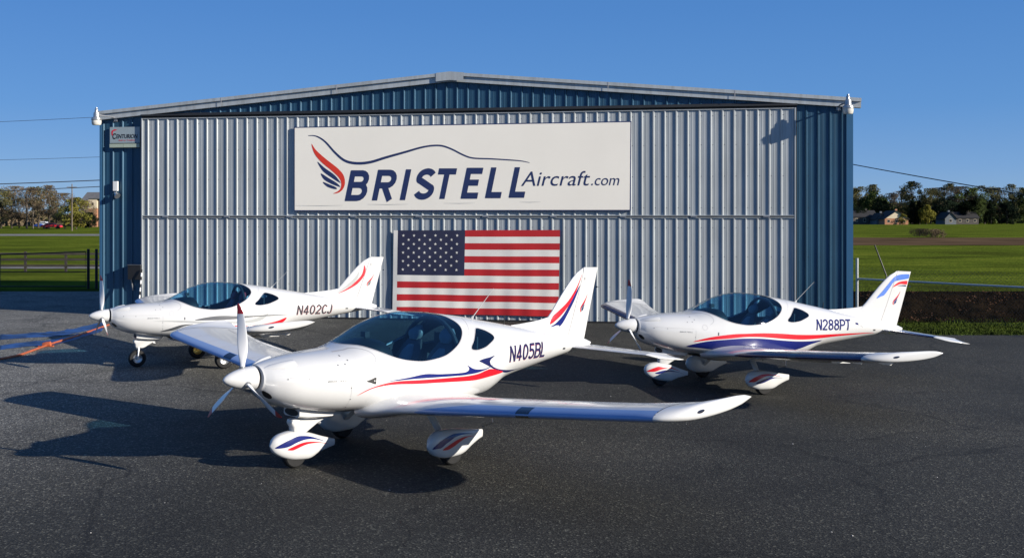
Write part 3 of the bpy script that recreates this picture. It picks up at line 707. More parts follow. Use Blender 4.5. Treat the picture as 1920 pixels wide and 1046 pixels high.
def wing(sg, root, le):
    ys = [.30, .38, .45, .52, .58, .65, .72, .8, .9, 1.0, 1.1]+fr(1.14, 1.76, .04)+fr(1.8, 4.28, .2067)
    V = [p for y in ys for p in wsec(y, sg)]; n = 2*NA+1; F = []; fm = []
    def isle(y, s):
        if y < 1.05: return False
        g = min(1., max(0, (y-1.12)/.85))**.8
        return -.40*g < s < .27*g
    for i in range(len(ys)-1):
        for k in range(n-1):
            F.append((i*n+k, i*n+k+1, (i+1)*n+k+1, (i+1)*n+k)); fm.append(1 if isle((ys[i]+ys[i+1])/2, -1+(2*k+1)/(2*NA)) else 0)
    w = amesh('wing', V, F, M['paint'], root, True, None, recalc=True, angle=60)
    ys = [4.28, 4.32, 4.36, 4.40, 4.43, 4.46, 4.48, 4.50, 4.515, 4.53, 4.545, 4.56, 4.57, 4.58, 4.588, 4.595, 4.60, 4.605]
    V, F = loft([[(p[0], p[1], p[2]) for p in wsec(y, sg)] for y in ys], False, True)
    t = amesh('wing_tip', V, F, M['paint'], w, True, recalc=True, angle=50)
    # navigation light on the tip, landing light in the nose of the wing
    def patch(name, y0, y1, s0, s1, m, off=.003, rnd=False, par=w):
        V = []; K = 8
        for j in range(K+1):
            for i in range(K+1):
                a, c = i/K, j/K
                if rnd:
                    u, v_ = 2*a-1, 2*c-1; u, v_ = u*math.sqrt(1-v_*v_/2), v_*math.sqrt(1-u*u/2); a, c = (u+1)/2, (v_+1)/2
                y = y0+(y1-y0)*a; s = s0+(s1-s0)*c
                p = Vector(airfoil(y, s)); q = Vector(airfoil(y, s+.01))-p; r_ = Vector(airfoil(y+.01, s))-p
                nn = q.cross(r_).normalized()
                if nn.dot(Vector((WLE(y)+.4, y, WZ(y)))-p) > 0: nn = -nn
                p = p+nn*off; V.append((p.x, sg*p.y, p.z))
        F = [(j*(K+1)+i, j*(K+1)+i+1, (j+1)*(K+1)+i+1, (j+1)*(K+1)+i) for j in range(K) for i in range(K)]
        return amesh(name, V, F, m, par, True)
    V = []; yb = fr(1.12, 2.1, .03)[:-1]+fr(2.1, 4.279, .09); K = 28
    for y in yb:
        g = min(1., max(0.004, (y-1.12)/.85))**.75
        for c in range(K+1):
            s = (-.40+.67*c/K)*g-.02*(1-g); p = Vector(airfoil(y, s)); q = Vector(airfoil(y, s+.01))-p; r_ = Vector(airfoil(y+.01, s))-p; nn = q.cross(r_).normalized()
            if nn.dot(Vector((WLE(y)+.4, y, WZ(y)))-p) > 0: nn = -nn
            p = p+nn*.0012; V.append((p.x, sg*p.y, p.z))
    F = [(j*(K+1)+i, j*(K+1)+i+1, (j+1)*(K+1)+i+1, (j+1)*(K+1)+i) for j in range(len(yb)-1) for i in range(K)]
    amesh('leading_edge_band', V, F, le, w, True)
    patch('navigation_light', 4.513, 4.528, .02, .15, M['lens'], .004, True)
    patch('landing_light', 2.62, 2.80, -.30, .25, M['lens'], .003)
    for y in fr(1.25, 3.8, .36): patch('rib_seam', y, y+.006, .25, .93, M['seam'], .0012)
    patch('tip_seam', 4.275, 4.285, .12, .98, M['black'], .0015); patch('aileron_seam', 2.5, 4.2, .868, .873, M['black'], .0015); patch('flap_seam', .95, 2.46, .868, .873, M['black'], .0015)
    patch('control_gap', 2.46, 2.475, .868, .995, M['black'], .0015)
    # flap, a few degrees down, and the hinge brackets below
    V = []
    for y in (.9, 2.46):
        x1 = WTE(y); z = WZ(y); V += [(x1-.34, sg*y, z-.075), (x1-.30, sg*y, z-.055), (x1+.045, sg*y, z-.09), (x1+.045, sg*y, z-.096), (x1-.30, sg*y, z-.098)]
    amesh('flap', V, [(0, 1, 6, 5), (1, 2, 7, 6), (2, 3, 8, 7), (3, 4, 9, 8), (4, 0, 5, 9), (0, 4, 3, 2, 1), (5, 6, 7, 8, 9)], M['paint'], w, False, recalc=True)
    for y in (1.5, 2.3, 3.0, 3.7):
        b = MB(); z = WZ(y); x1 = WTE(y)
        b.add([(x1-.42, sg*y-.012, z-.05), (x1-.10, sg*y-.012, z-.05), (x1-.15, sg*y-.012, z-.095), (x1-.30, sg*y-.012, z-.085),
               (x1-.42, sg*y+.012, z-.05), (x1-.10, sg*y+.012, z-.05), (x1-.15, sg*y+.012, z-.095), (x1-.30, sg*y+.012, z-.085)],
              [(0, 1, 2, 3), (7, 6, 5, 4), (0, 4, 5, 1), (1, 5, 6, 2), (2, 6, 7, 3), (3, 7, 4, 0)])
        amesh('hinge_bracket', b.V, b.F, M['paint'], w, False, recalc=True)
    if sg > 0 :
        b = MB(); b.tube([(2.35, 1.75, WZ(1.75)-.07), (2.35, 1.75, WZ(1.75)-.17), (2.2, 1.75, WZ(1.75)-.19)], .009, 6)
        amesh('pitot_tube', b.V, b.F, M['alu'], w)
# tail
FLE = herm([(1.15, 4.98), (1.45, 5.14), (1.53, 5.29), (1.71, 5.46), (1.95, 5.68), (2.10, 5.84), (2.19, 5.96), (2.225, 6.03), (2.243, 6.08)])
FTE = lambda z: 6.13+(z-1.17)*.265
HNG = lambda z: 5.72+(z-1.25)*.355
FTH = lambda x, z: naca(.085, min(max((x-FLE(z))/(FTE(z)-FLE(z)), 0), .999))*min(FTE(z)-FLE(z), .95)+.003
def finpanel(name, xa, xb, z0, z1, m, parent, nz_=14, nx=16, rake=0.):
    secs = []
    for j in range(nz_+1):
        z = z0+(z1-z0)*j/nz_; L_ = []; Rr = []
        for i in range(nx+1):
            f = (1-math.cos(math.pi*i/nx))/2; x = xa(z)+(xb(z)-xa(z))*f; h_ = FTH(x, z)
            zz = z+rake*f*(1-j/nz_)
            L_.append((x, h_, zz)); Rr.append((x, -h_, zz))
        secs.append(L_+Rr[::-1])
    V, F = loft(secs, True, True); return amesh(name, V, F, m, parent, True, recalc=True, angle=45)
def fin_skin(name, VF, m, parent, sides=(1, -1), off=.003):
    for sg in sides: decal(name, VF, lambda x, z: (x, -sg*(FTH(x, z)+off), z), m, parent, .05)
SLE = herm([(.03, 5.60), (.15, 5.66), (1.36, 5.80), (1.44, 5.90), (1.50, 6.06), (1.53, 6.28)])
STE = herm([(.03, 6.34), (1.36, 6.30), (1.46, 6.36), (1.53, 6.50)])
def stab(sg, root, le):
    def sec(y):
        L_ = []; c = STE(y)-SLE(y); z0 = 1.10-(0 if y < 1.36 else .07*((y-1.36)/.17)**1.3)
        for k in range(25):
            s = -1+2*k/24; f = abs(s)**1.7; L_.append((SLE(y)+c*f, sg*y, z0+math.copysign(naca(.09, f), s)*c-(.02*f if y > 1.36 else .012*f)))
        return L_
    ys = [.03, .15, .35, .6, .85, 1.1, 1.36]; V, F = loft([sec(y) for y in ys], False, False)
    fm = []
    for i in range(len(ys)-1):
        for k in range(24): fm.append(1 if (le is not None and abs(-1+(2*k+1)/24) < .3 and ys[i] >= .35) else 0)
    s_ = amesh('tailplane', V, F, [M['paint'], le or M['paint']], root, True, fm, recalc=True, angle=60)
    V, F = loft([sec(y) for y in (1.36, 1.38, 1.41, 1.44, 1.47, 1.50, 1.53)], False, True)
    amesh('tip_cap', V, F, M['paint'], s_, True, recalc=True, angle=50)
def teardrop(name, top, bot, wid, x0, x1, yc, m, parent, nx=26):
    secs = []
    for i in range(nx+1):
        f = i/nx; x = x0+(x1-x0)*(f**1.35 if f < .999 else 1); zt, zb, w = top(x), bot(x), wid((x-x0)/(x1-x0)); zc = (zt+zb)/2; h_ = max((zt-zb)/2, .004)
        secs.append([(x, yc+w*math.copysign(abs(math.sin(a))**.62, math.sin(a)), zc+h_*math.copysign(abs(math.cos(a))**.72, math.cos(a))) for a in [2*math.pi*k/24 for k in range(24)]])
    V, F = loft(secs, True, True); return amesh(name, V, F, m, parent, True, recalc=True, angle=50)
pw = herm([(0, .005), (.04, .045), (.12, .075), (.3, .098), (.5, .09), (.7, .06), (1, .022)])
def wheel(root, x, y, r, w=.055, hub='alu', name='wheel', small=False):
    b = MB(); Mx = Matrix.Translation((x, y, r)) @ Matrix.Rotation(math.pi/2, 4, 'X')
    k_ = .25 if small else .52; b.lathe([(r*k_, -w*.75), (r*(k_+.1), -w), (r*.86, -w*.95), (r*.97, -w*.6), (r, 0), (r*.97, w*.6), (r*.86, w*.95), (r*(k_+.1), w), (r*k_, w*.75), (r*(k_-.02), 0), (r*k_, -w*.75)], 32, Mx)
    t = amesh(name, b.V, b.F, M['rubber'], root, True, recalc=True)
    if small: r = r*.5
    b = MB(); b.lathe([(0, -w*.8), (r*.16, -w*.8), (r*.18, -w*.55), (r*.42, -w*.6), (r*.53, -w*.85), (r*.54, -w*.7), (r*.54, w*.7), (r*.53, w*.85), (r*.42, w*.6), (r*.18, w*.55), (r*.16, w*.8), (0, w*.8)], 24, Mx)
    amesh('rim', b.V, b.F, M[hub], t, True, recalc=True)
    return t
NP_T = herm([(.62, .285), (.65, .348), (.75, .402), (.88, .42), (1.08, .392), (1.36, .305), (1.51, .262)])
NP_B = herm([(.62, .275), (.65, .22), (.68, .19), (.81, .123), (.95, .09), (1.13, .078), (1.18, .088), (1.28, .131), (1.5, .182), (1.51, .184)])
MP_T = herm([(2.06, .26), (2.085, .33), (2.135, .38), (2.24, .423), (2.42, .42), (2.72, .386), (2.95, .359)])
MP_B = herm([(2.06, .25), (2.09, .20), (2.17, .134), (2.34, .093), (2.54, .10), (2.64, .121), (2.75, .181), (2.94, .262), (2.95, .264)])
NPB_ = [(.658,.264),(.759,.319),(.913,.365),(1.017,.362),(1.124,.341),(1.231,.304),(1.33,.265),(1.167,.308),(1.039,.319),(.913,.300),(.810,.266),(.729,.257)]
NPR_ = [(.80,.236),(.914,.274),(1.018,.291),(1.124,.285),(1.232,.265),(1.341,.238),(1.42,.212),(1.286,.247),(1.124,.265),(1.018,.257),(.914,.231),(.862,.221)]
MPB_ = [(2.10,.233),(2.192,.313),(2.343,.368),(2.514,.372),(2.76,.332),(2.566,.348),(2.428,.339),(2.293,.289),(2.21,.239),(2.16,.233)]
MPR_ = [(2.227,.215),(2.344,.270),(2.48,.309),(2.602,.319),(2.80,.304),(2.637,.306),(2.515,.280),(2.395,.233),(2.294,.206)]
def pant_skin(name, pts, T, B, x0, x1, yc, m, parent, sg, off=.003):
    def mp(x, z):
        zt, zb, w = T(x), B(x), pw((x-x0)/(x1-x0)); h_ = (zt-zb)/2; t = min(abs(z-(zt+zb)/2)/h_, .98)
        c = t**(1/.72); return (x, -(yc+sg*(w*(max(0, 1-c*c)**.5)**.62+off)), z)
    decal(name, sm(pts, 4), mp, m, parent, .03)
def prop(root, ang, shade=1.):
    cz = 1.057; hub = MB(); Mx = Matrix.Translation((0, 0, cz)) @ Matrix.Rotation(math.pi/2, 4, 'Y')
    hub.lathe([(.0, 0), (.012, .002), (.035, .022), (.062, .065), (.088, .13), (.11, .21), (.124, .29), (.131, .36), (.131, .372), (.0, .374)], 40, Mx)
    sp = amesh('spinner', hub.V, hub.F, M['paint'], root, True, recalc=True, angle=50)
    hub = MB(); hub.lathe([(0, .374), (.118, .374), (.118, .405), (0, .405)], 32, Mx); amesh('spinner_backplate', hub.V, hub.F, M['black'], root, True, recalc=True)
    ch = herm([(.09, .045), (.16, .055), (.28, .10), (.42, .115), (.58, .105), (.70, .082), (.78, .05), (.815, .012)])
    th = herm([(.09, .042), (.16, .035), (.28, .020), (.5, .013), (.815, .003)])
    tw = herm([(.09, 62), (.28, 48), (.5, 32), (.815, 20)]); sw = herm([(.09, 0), (.3, .008), (.55, .0), (.7, -.014), (.815, -.045)])
    for k in range(3):
        a = math.radians(ang+120*k); Mr = Matrix.Translation((.24, 0, cz)) @ Matrix.Rotation(-a, 4, 'X')
        def sec(r):
            L_ = []; c, t_, w = ch(r), th(r), math.radians(tw(r))
            for i in range(18):
                q = 2*math.pi*i/18; u, v_ = c/2*math.cos(q)+sw(r), t_/2*math.sin(q)*(1+.25*math.cos(q))
                L_.append(tuple(Mr @ Vector((u*math.sin(w)+v_*math.cos(w), u*math.cos(w)-v_*math.sin(w), r))))
            return L_
        V, F = loft([sec(r) for r in [.09, .12, .16, .2, .24, .28, .33, .38, .43, .48, .53, .58, .63, .68, .70]], True, True)
        bl = amesh('propeller_blade', V, F, M['propw'], root, True, recalc=True, angle=60)
        V, F = loft([sec(r) for r in [.70, .72, .74, .76, .78, .795, .808, .815]], True, True)
        amesh('blade_tip', V, F, M['proptip'], bl, True, recalc=True, angle=60)
        b = MB(); b.lathe([(.0, .085), (.03, .085), (.034, .10), (.034, .132), (.0, .135)], 16, Mr); amesh('blade_socket', b.V, b.F, M['steel'], sp, True, recalc=True)
def cabin(root, accent):
    P2, P3, N3, out = SH
    F = [f for f in out['body'] if all(1.25 < P3[i][0] < 4.1 for i in f)]
    V, N, F2 = sub(P3, N3, F); V = [tuple(a-.03*b_ for a, b_ in zip(v, n)) for v, n in zip(V, N)]
    amesh('cabin_lining', V, F2, M['paint_in'], root, True)
    b = MB(); b.box(1.45, 3.45, -.42, .42, .70, .74); b.box(3.45, 3.47, -.40, .40, .72, 1.38); amesh('cabin_floor', b.V, b.F, M['paint_in'], root, False, recalc=True)
    # coaming and instrument panel
    secs = []
    for x, zt, w in ((1.50, 1.22, .36), (1.62, 1.325, .38), (1.75, 1.385, .40), (1.90, 1.41, .42), (2.03, 1.40, .42), (2.08, 1.35, .41)):
        secs.append([(x, w*math.copysign(abs(math.sin(a))**.7, math.sin(a)), zt-.44+.44*abs(math.cos(a))**.6) for a in [math.pi*(k/14-.5) for k in range(15)]])
    V, F = loft(secs, True, True); ip = amesh('instrument_panel', V, F, M['black'], root, True, recalc=True)
    b = MB(); b.box(2.085, 2.095, .06, .32, 1.08, 1.27); b.box(2.085, 2.095, -.32, -.06, 1.08, 1.27); amesh('screen', b.V, b.F, M['lens'], ip, False, recalc=True)
    b = MB(); b.box(1.90, 1.97, -.04, .04, 1.425, 1.49); b.tube([(1.93, 0, 1.38), (1.93, 0, 1.43)], .012, 8); amesh('compass', b.V, b.F, M['black'], ip, False, recalc=True)
    for sy in (.29, -.29):
        def cush(x0, z0, x1, z1, w, t_, m, nm, par):
            d = Vector((x1-x0, 0, z1-z0)); L_ = d.length; d.normalize(); nn = Vector((-d.z, 0, d.x)); secs = []
            for i in range(9):
                f = i/8; e = math.sin(math.pi*min(max(f, .06), .94))**.35; c = Vector((x0, sy, z0))+d*L_*f
                secs.append([tuple(c+Vector((0, w/2*e*math.copysign(abs(math.cos(a))**.5, math.cos(a)), 0))+nn*(t_/2*e*math.copysign(abs(math.sin(a))**.6, math.sin(a)))) for a in [2*math.pi*k/16 for k in range(16)]])
            V, F = loft(secs, True, True); return amesh(nm, V, F, m, par, True, recalc=True)
        s0 = cush(2.32, .84, 2.80, .80, .46, .12, M['seat'], 'seat', root)
        cush(2.76, .80, 3.02, 1.32, .44, .11, M['seat'], 'backrest', s0); cush(2.99, 1.31, 3.06, 1.50, .25, .09, M[accent], 'headrest', s0)
        cush(2.79, .92, 2.97, 1.24, .24, .13, M[accent], 'seat_insert', s0)
    b = MB(); b.tube([(2.12, .29, .86), (2.17, .29, 1.12)], .014, 8); b.tube([(2.12, -.29, .86), (2.17, -.29, 1.12)], .014, 8); amesh('control_stick', b.V, b.F, M['black'], root, True, recalc=True)
    # canopy bow behind the seats
    b = MB(); b.tube([fsurf(3.02, a, -.05) for a in [math.pi*(k/16-.5)*1.04 for k in range(17)]], .028, 8); amesh('roll_bow', b.V, b.F, M['paint_in'], root, True, recalc=True)

def aircraft(key, label, reg, regbox, livery, prop_ang, le, pants, reg_mat, stab_le=None):
    root = empty('light_aircraft', (0, 0, 0), 0, label, 'aircraft', 'light aircraft parked in front of the hangar')
    root.matrix_world = pose_mat(key)
    P2, P3, N3, out = SH
    V, N, F = sub(P3, N3, out['body']); fus = amesh('fuselage', V, F, M['paint'], root, True, normals=N)
    for x, nm in ((.401, 'cowl_face'), (6.24, 'tail_cap')): amesh(nm, [fsurf(x, 2*math.pi*k/36) for k in range(36)], [tuple(range(36))], M['paint'], root, False)
    V, N, F = sub(P3, N3, out['can']); amesh('canopy_glass', V, F, M['canopy'], root, True, normals=N)
    for lp, nm in ((QWL, 'quarter_window'), (QWR, 'quarter_window')):
        F_ = [f for f in out['qw'] if (P3[f[0]][1] > 0) == (lp is QWL)]
        V, N, F = sub(P3, N3, F_); qw = amesh(nm, V, F, M['canopy'], root, True, normals=N)
        V, F, N = param_ring(lp, .006); amesh('window_seal', V, F, M['seam'], qw, True, normals=N)
    V, F, N = param_ring(CAN, .006); amesh('canopy_seal', V, F, M['seam'], root, True, normals=N)
    cabin(root, livery.get('seat', 'seatl'))
    for sg in (1, -1): wing(sg, root, le); stab(sg, root, stab_le)
    # fin and rudder
    fin = finpanel('fin', FLE, HNG, 1.15, 2.243, M['paint'], root)
    rud = finpanel('rudder', lambda z: HNG(z)+.012, FTE, 1.175, 2.246, M['paint'], root, rake=-.0)
    secs = []
    for x, zt, w in ((4.52, 1.452, .010), (4.7, 1.462, .018), (4.95, 1.484, .026), (5.15, 1.507, .032), (5.32, 1.54, .036), (5.5, 1.62, .036)):
        zb = ZT(x)-.06; secs.append([(x, w*1.9, zb), (x, w, zt-(zt-zb)*.35), (x, w*.45, zt-.012), (x, 0, zt), (x, -w*.45, zt-.012), (x, -w, zt-(zt-zb)*.35), (x, -w*1.9, zb)])
    V, F = loft(secs, True, True); amesh('fin_fillet', V, F, M['paint'], root, True, recalc=True, angle=60)
    fin_skin('rudder_gap', ribbon([(HNG(1.27)+.006, 1.27), (HNG(2.24)+.006, 2.24)], .007), M['seam'], rud)
    fin_skin('rudder_foot', ribbon([(5.74, 1.25), (5.95, 1.222), (6.13, 1.188)], .010), M['black'], rud)
    fin_skin('rudder_mark', ribbon([(6.088, 2.06), (6.088, 2.10)], .014), M['dgrey'], rud)
    b = MB(); b.tube([(6.42, 0, 1.95), (6.40, 0, 1.95)], .012, 8); amesh('tail_light', b.V, b.F, M['lens'], rud, True)
    # intakes, scoop, seams, small fittings
    def pdec(name, L_, m, off=.003):   # loop given as (x, phi)
        decal(name, sm([(x, a*KP) for x, a in L_]), lambda x, t: (lambda p: (p[0], -p[1], p[2]))(fsurf(x, t/KP, off)), m, root, .04)
    for sg in (1, -1):
        pdec('cooling_inlet', [(.412, sg*2.42), (.43, sg*2.28), (.475, sg*2.30), (.505, sg*2.45), (.49, sg*2.62), (.44, sg*2.62)], M['black'])
        pdec('top_inlet', [(.60, sg*.62), (.72, sg*.52), (.73, sg*.78)], M['black'])
        b = MB(); secs = []
        for x, w, h_ in ((.43, .02, .005), (.50, .05, .02), (.60, .06, .036), (.70, .062, .042), (.735, .06, .04)):
            c = Vector(fsurf(x, sg*.65)); nn = Vector(fnorm(*c)); tt = Vector((0, nn.z, -nn.y))
            secs.append([tuple(c+tt*(w*math.cos(a))+nn*(h_*math.sin(a)-.004)) for a in [math.pi*k/8 for k in range(9)]])
        V, F = loft(secs, False, False); V2 = V; amesh('inlet_fairing', V2, F+[tuple(len(secs)*9-9+k for k in range(9))], [M['paint'], M['black']], root, True, [0]*len(F)+[1])
    secs = []
    for x, w, zb in ((.90, .15, .585), (1.0, .165, .568), (1.2, .17, .552), (1.36, .16, .545), (1.43, .13, .60)):
        secs.append([(x, -w, .68), (x, -w, zb+.02), (x, -w+.03, zb), (x, w-.03, zb), (x, w, zb+.02), (x, w, .68)])
    V, F = loft(secs, True, True); cf = amesh('chin_fairing', V, F, M['paint'], root, True, recalc=True, angle=35)
    amesh('chin_intake', [(.897, .13*math.cos(a), .632+.042*math.sin(a)) for a in [2*math.pi*k/20 for k in range(20)]], [tuple(range(20))], M['black'], cf, False)
    seam = lambda pts, w=.005: skin('panel_seam', ribbon([(p.x, p.y) for p in smooth_loop(pts, False, 4)], w), M['seam'], root, .0015, (1, -1), .06)
    seam([(1.30,1.304),(1.44,1.318),(1.52,1.337),(1.585,1.335),(1.64,1.318),(1.675,1.285),(1.684,1.235),(1.658,1.192),(1.60,1.155)])
    seam([(3.40,1.60),(3.366,1.541),(3.308,1.466),(3.214,1.392),(3.077,1.308),(2.888,1.214),(2.70,1.15)], .004)
    seam([(1.325, 1.05), (1.325, .66)], .003)
    for x, z in ((.60, 1.06), (.82, 1.06), (1.33, .80), (1.335, .70), (1.345, 1.227), (1.286, 1.189), (1.196, 1.183), (1.303, 1.27), (1.32, .93)):
        skin('fastener', sm([(x+.007*math.cos(a), z+.007*math.sin(a)) for a in (0, 1.26, 2.5, 3.77, 5.03)], 2), M['dgrey'], root, .002)
    skin('filler_cap', ribbon([(1.494+.045*math.cos(a), 1.106+.045*math.sin(a)) for a in [2*math.pi*k/20 for k in range(21)]], .004), M['seam'], root, .0015)
    skin('door_latch', ribbon([(3.13, 1.133), (3.16, 1.142), (3.24, 1.139)], .010, .003), M['grey'], root, .003)
    skin('name_lettering', (lambda VF: ([(1.03+x*.235, 1.007+y*.020+x*.002) for x, y in VF[0]], VF[1]))(text2d('BRISTELL', .3)), M['dgrey'], root, .002, (1,), .05)
    if key == 'A': skin('triangle_dot', sm([(1.618+.006*math.cos(a), .992+.008*math.sin(a)) for a in (0, 1.26, 2.5, 3.77, 5.03)], 2), M['propw'], root, .004)
    if key == 'C':
        skin('flag_decal', ribbon([(4.95, 1.222), (5.02, 1.21)], .035), M['reg_blue'], root, .003); skin('flag_decal', ribbon([(5.02, 1.207), (5.11, 1.18), (5.13, 1.15)], .035, .01), M['grey'], root, .003)
    skin('cowl_hinge', ribbon([(.62, 1.075), (.9, 1.075), (1.29, 1.075)], .0025), M['seam'], root, .0012, (1, -1), .06)
    skin('exhaust_stain', sm([(1.05, .70), (1.3, .675), (1.9, .67), (2.6, .655), (1.9, .64), (1.2, .635)]), M['stain'], root, .001, (1, -1))
    if key != 'A': skin('step_fitting', ribbon([(1.745, .978), (1.745, 1.03)], .018), M['dgrey'], root, .004)
    skin('tail_vent', ribbon([(5.41, 1.10), (5.47, 1.10)], .028), M['dgrey'], root, .003)
    b = MB(); b.tube([(3.74, 0, ZT(3.74)-.01), (3.77, 0, ZT(3.77)+.035)], [.03, .012], 10); b.tube([(3.77, 0, ZT(3.77)+.03), (4.15, 0, 1.965)], [.006, .003], 6)
    amesh('antenna', b.V, b.F, M['grey'], root, True, recalc=True)
    b = MB(); b.tube([(4.38, 0, ZT(4.38)-.01), (4.385, 0, ZT(4.38)+.12)], .006, 6); amesh('short_antenna', b.V, b.F, M['black'], root, True, recalc=True)
    # registration, with its thin red edge
    x0, x1, z0, z1 = regbox
    def regmap(VF, dx, dz, sg): return [((x0+(x1-x0)*x if sg > 0 else x1-(x1-x0)*x)+dx, z0+(z1-z0)*y+dz+(-.0 if sg > 0 else 0)) for x, y in VF[0]], VF[1]
    T = regglyphs(reg)
    for sg in (1, -1):
        if key != 'C': skin('letter_edge', regmap(T, .006*sg, -.006, sg), M['regedge'], root, .0014, (sg,), .05)
        skin('registration', regmap(T, 0, 0, sg), reg_mat, root, .0045, (sg,), .04)
    for nm, pts, m in livery['body']: skin(nm, sm(pts, 4), M[m], root, .0022, (1, -1), .05)
    for nm, pts, m in livery['fin']: fin_skin(nm, sm(pts, 4), M[m], fin)
    ex, ez, ew, eh = (5.985, 1.585, .15, .27)
    big, small = emblem()
    EMm = lambda VF: ([(ex+ew*(1-x)*.9+.05*y, ez+eh*y) for x, y in VF[0]], VF[1])
    fin_skin('emblem_red', EMm(big), M[livery['emb'][0]], rud); fin_skin('emblem_dark', EMm(small), M[livery['emb'][1]], rud)
    # prop and gear
    prop(root, prop_ang)
    NS = [(.863,.52),(.875,.55),(.91,.56),(1.196,.545),(1.40,.56),(1.39,.535),(1.272,.50),(1.09,.395),(1.05,.38),(.92,.38),(.90,.42),(.895,.463),(.868,.50)]
    lo = 0 if pants else 0
    n = len(NS); V = [(x, .055, z) for x, z in NS]+[(x, 0.075, z) for x, z in [(1.0, .47)]]
    prof = NS; secs = []
    for y, k_ in ((-.06, .86), (-.052, .95), (-.03, 1), (.03, 1), (.052, .95), (.06, .86)):
        cx = sum(p[0] for p in NS)/n; cz = sum(p[1] for p in NS)/n
        secs.append([(cx+(p[0]-cx)*k_, y, cz+(p[1]-cz)*k_) for p in NS])
    V, F = loft(secs, True, True); st = amesh('nose_strut_fairing', V, F, M['paint'], root, True, recalc=True, angle=40)
    b = MB(); b.tube([(1.0, 0, .66), (.97, 0, .36)], .028, 12); amesh('nose_strut', b.V, b.F, M['paint'], root, True, recalc=True)
    if pants:
        pt = teardrop('wheel_fairing', NP_T, NP_B, pw, .62, 1.51, 0, M['paint'], root)
        for sg in (1, -1):
            pant_skin('fairing_stripe', NPB_, NP_T, NP_B, .62, 1.51, 0, M[livery['pant'][0]], pt, sg); pant_skin('fairing_stripe', NPR_, NP_T, NP_B, .62, 1.51, 0, M[livery['pant'][1]], pt, sg)
        wheel(root, NOSE_X, 0, .155, small=True)
    else:
        b = MB()
        for sy in (-.085, .085): b.tube([(.97, sy*.5, .42), (.955, sy, .33), (.95, sy, .17)], .014, 8)
        b.tube([(.97, -.06, .40), (.97, .06, .40)], .018, 8); b.tube([(.95, -.11, .175), (.95, .11, .175)], .018, 10)
        amesh('nose_fork', b.V, b.F, M['alu'], root, True, recalc=True); wheel(root, NOSE_X, 0, .175, .06)
    for sg in (1, -1):
        b = MB(); secs = []
        for f in [0, .25, .5, .75, 1]:
            y = .42+(.93-.42)*f; z = .68-(.68-.24)*f**1.1; x = 2.50-.08*f; w_ = .075-.03*f
            secs.append([(x+w_*math.cos(a), sg*y+.016*math.sin(a)*.5, z+.016*math.sin(a)) for a in [2*math.pi*k/12 for k in range(12)]])
        V, F = loft(secs, True, True); amesh('gear_leg', V, F, M['paint'] if pants else M['steel'], root, True, recalc=True)
        if pants:
            pt = teardrop('wheel_fairing', MP_T, MP_B, pw, 2.06, 2.95, sg*MAIN_Y, M['paint'], root)
            for s2 in (sg,):
                pant_skin('fairing_stripe', MPB_, MP_T, MP_B, 2.06, 2.95, sg*MAIN_Y, M[livery['pant'][0]], pt, s2); pant_skin('fairing_stripe', MPR_, MP_T, MP_B, 2.06, 2.95, sg*MAIN_Y, M[livery['pant'][1]], pt, s2)
            wheel(root, MAIN_X, sg*MAIN_Y, .165, small=True)
        else: wheel(root, MAIN_X, sg*MAIN_Y, .19, .065, 'alu' if sg > 0 else 'brass')
    b = MB(); b.tube([(1.13, 0, .62), (1.20, .0, .50), (1.30, 0, .47)], .022, 10); amesh('exhaust_pipe', b.V, b.F, M['steel'], root, True, recalc=True)
    b = MB(); b.tube([(2.9, .25, .60), (2.93, .25, .50)], .010, 6); amesh('belly_drain', b.V, b.F, M['dgrey'], root, True, recalc=True)
    return root
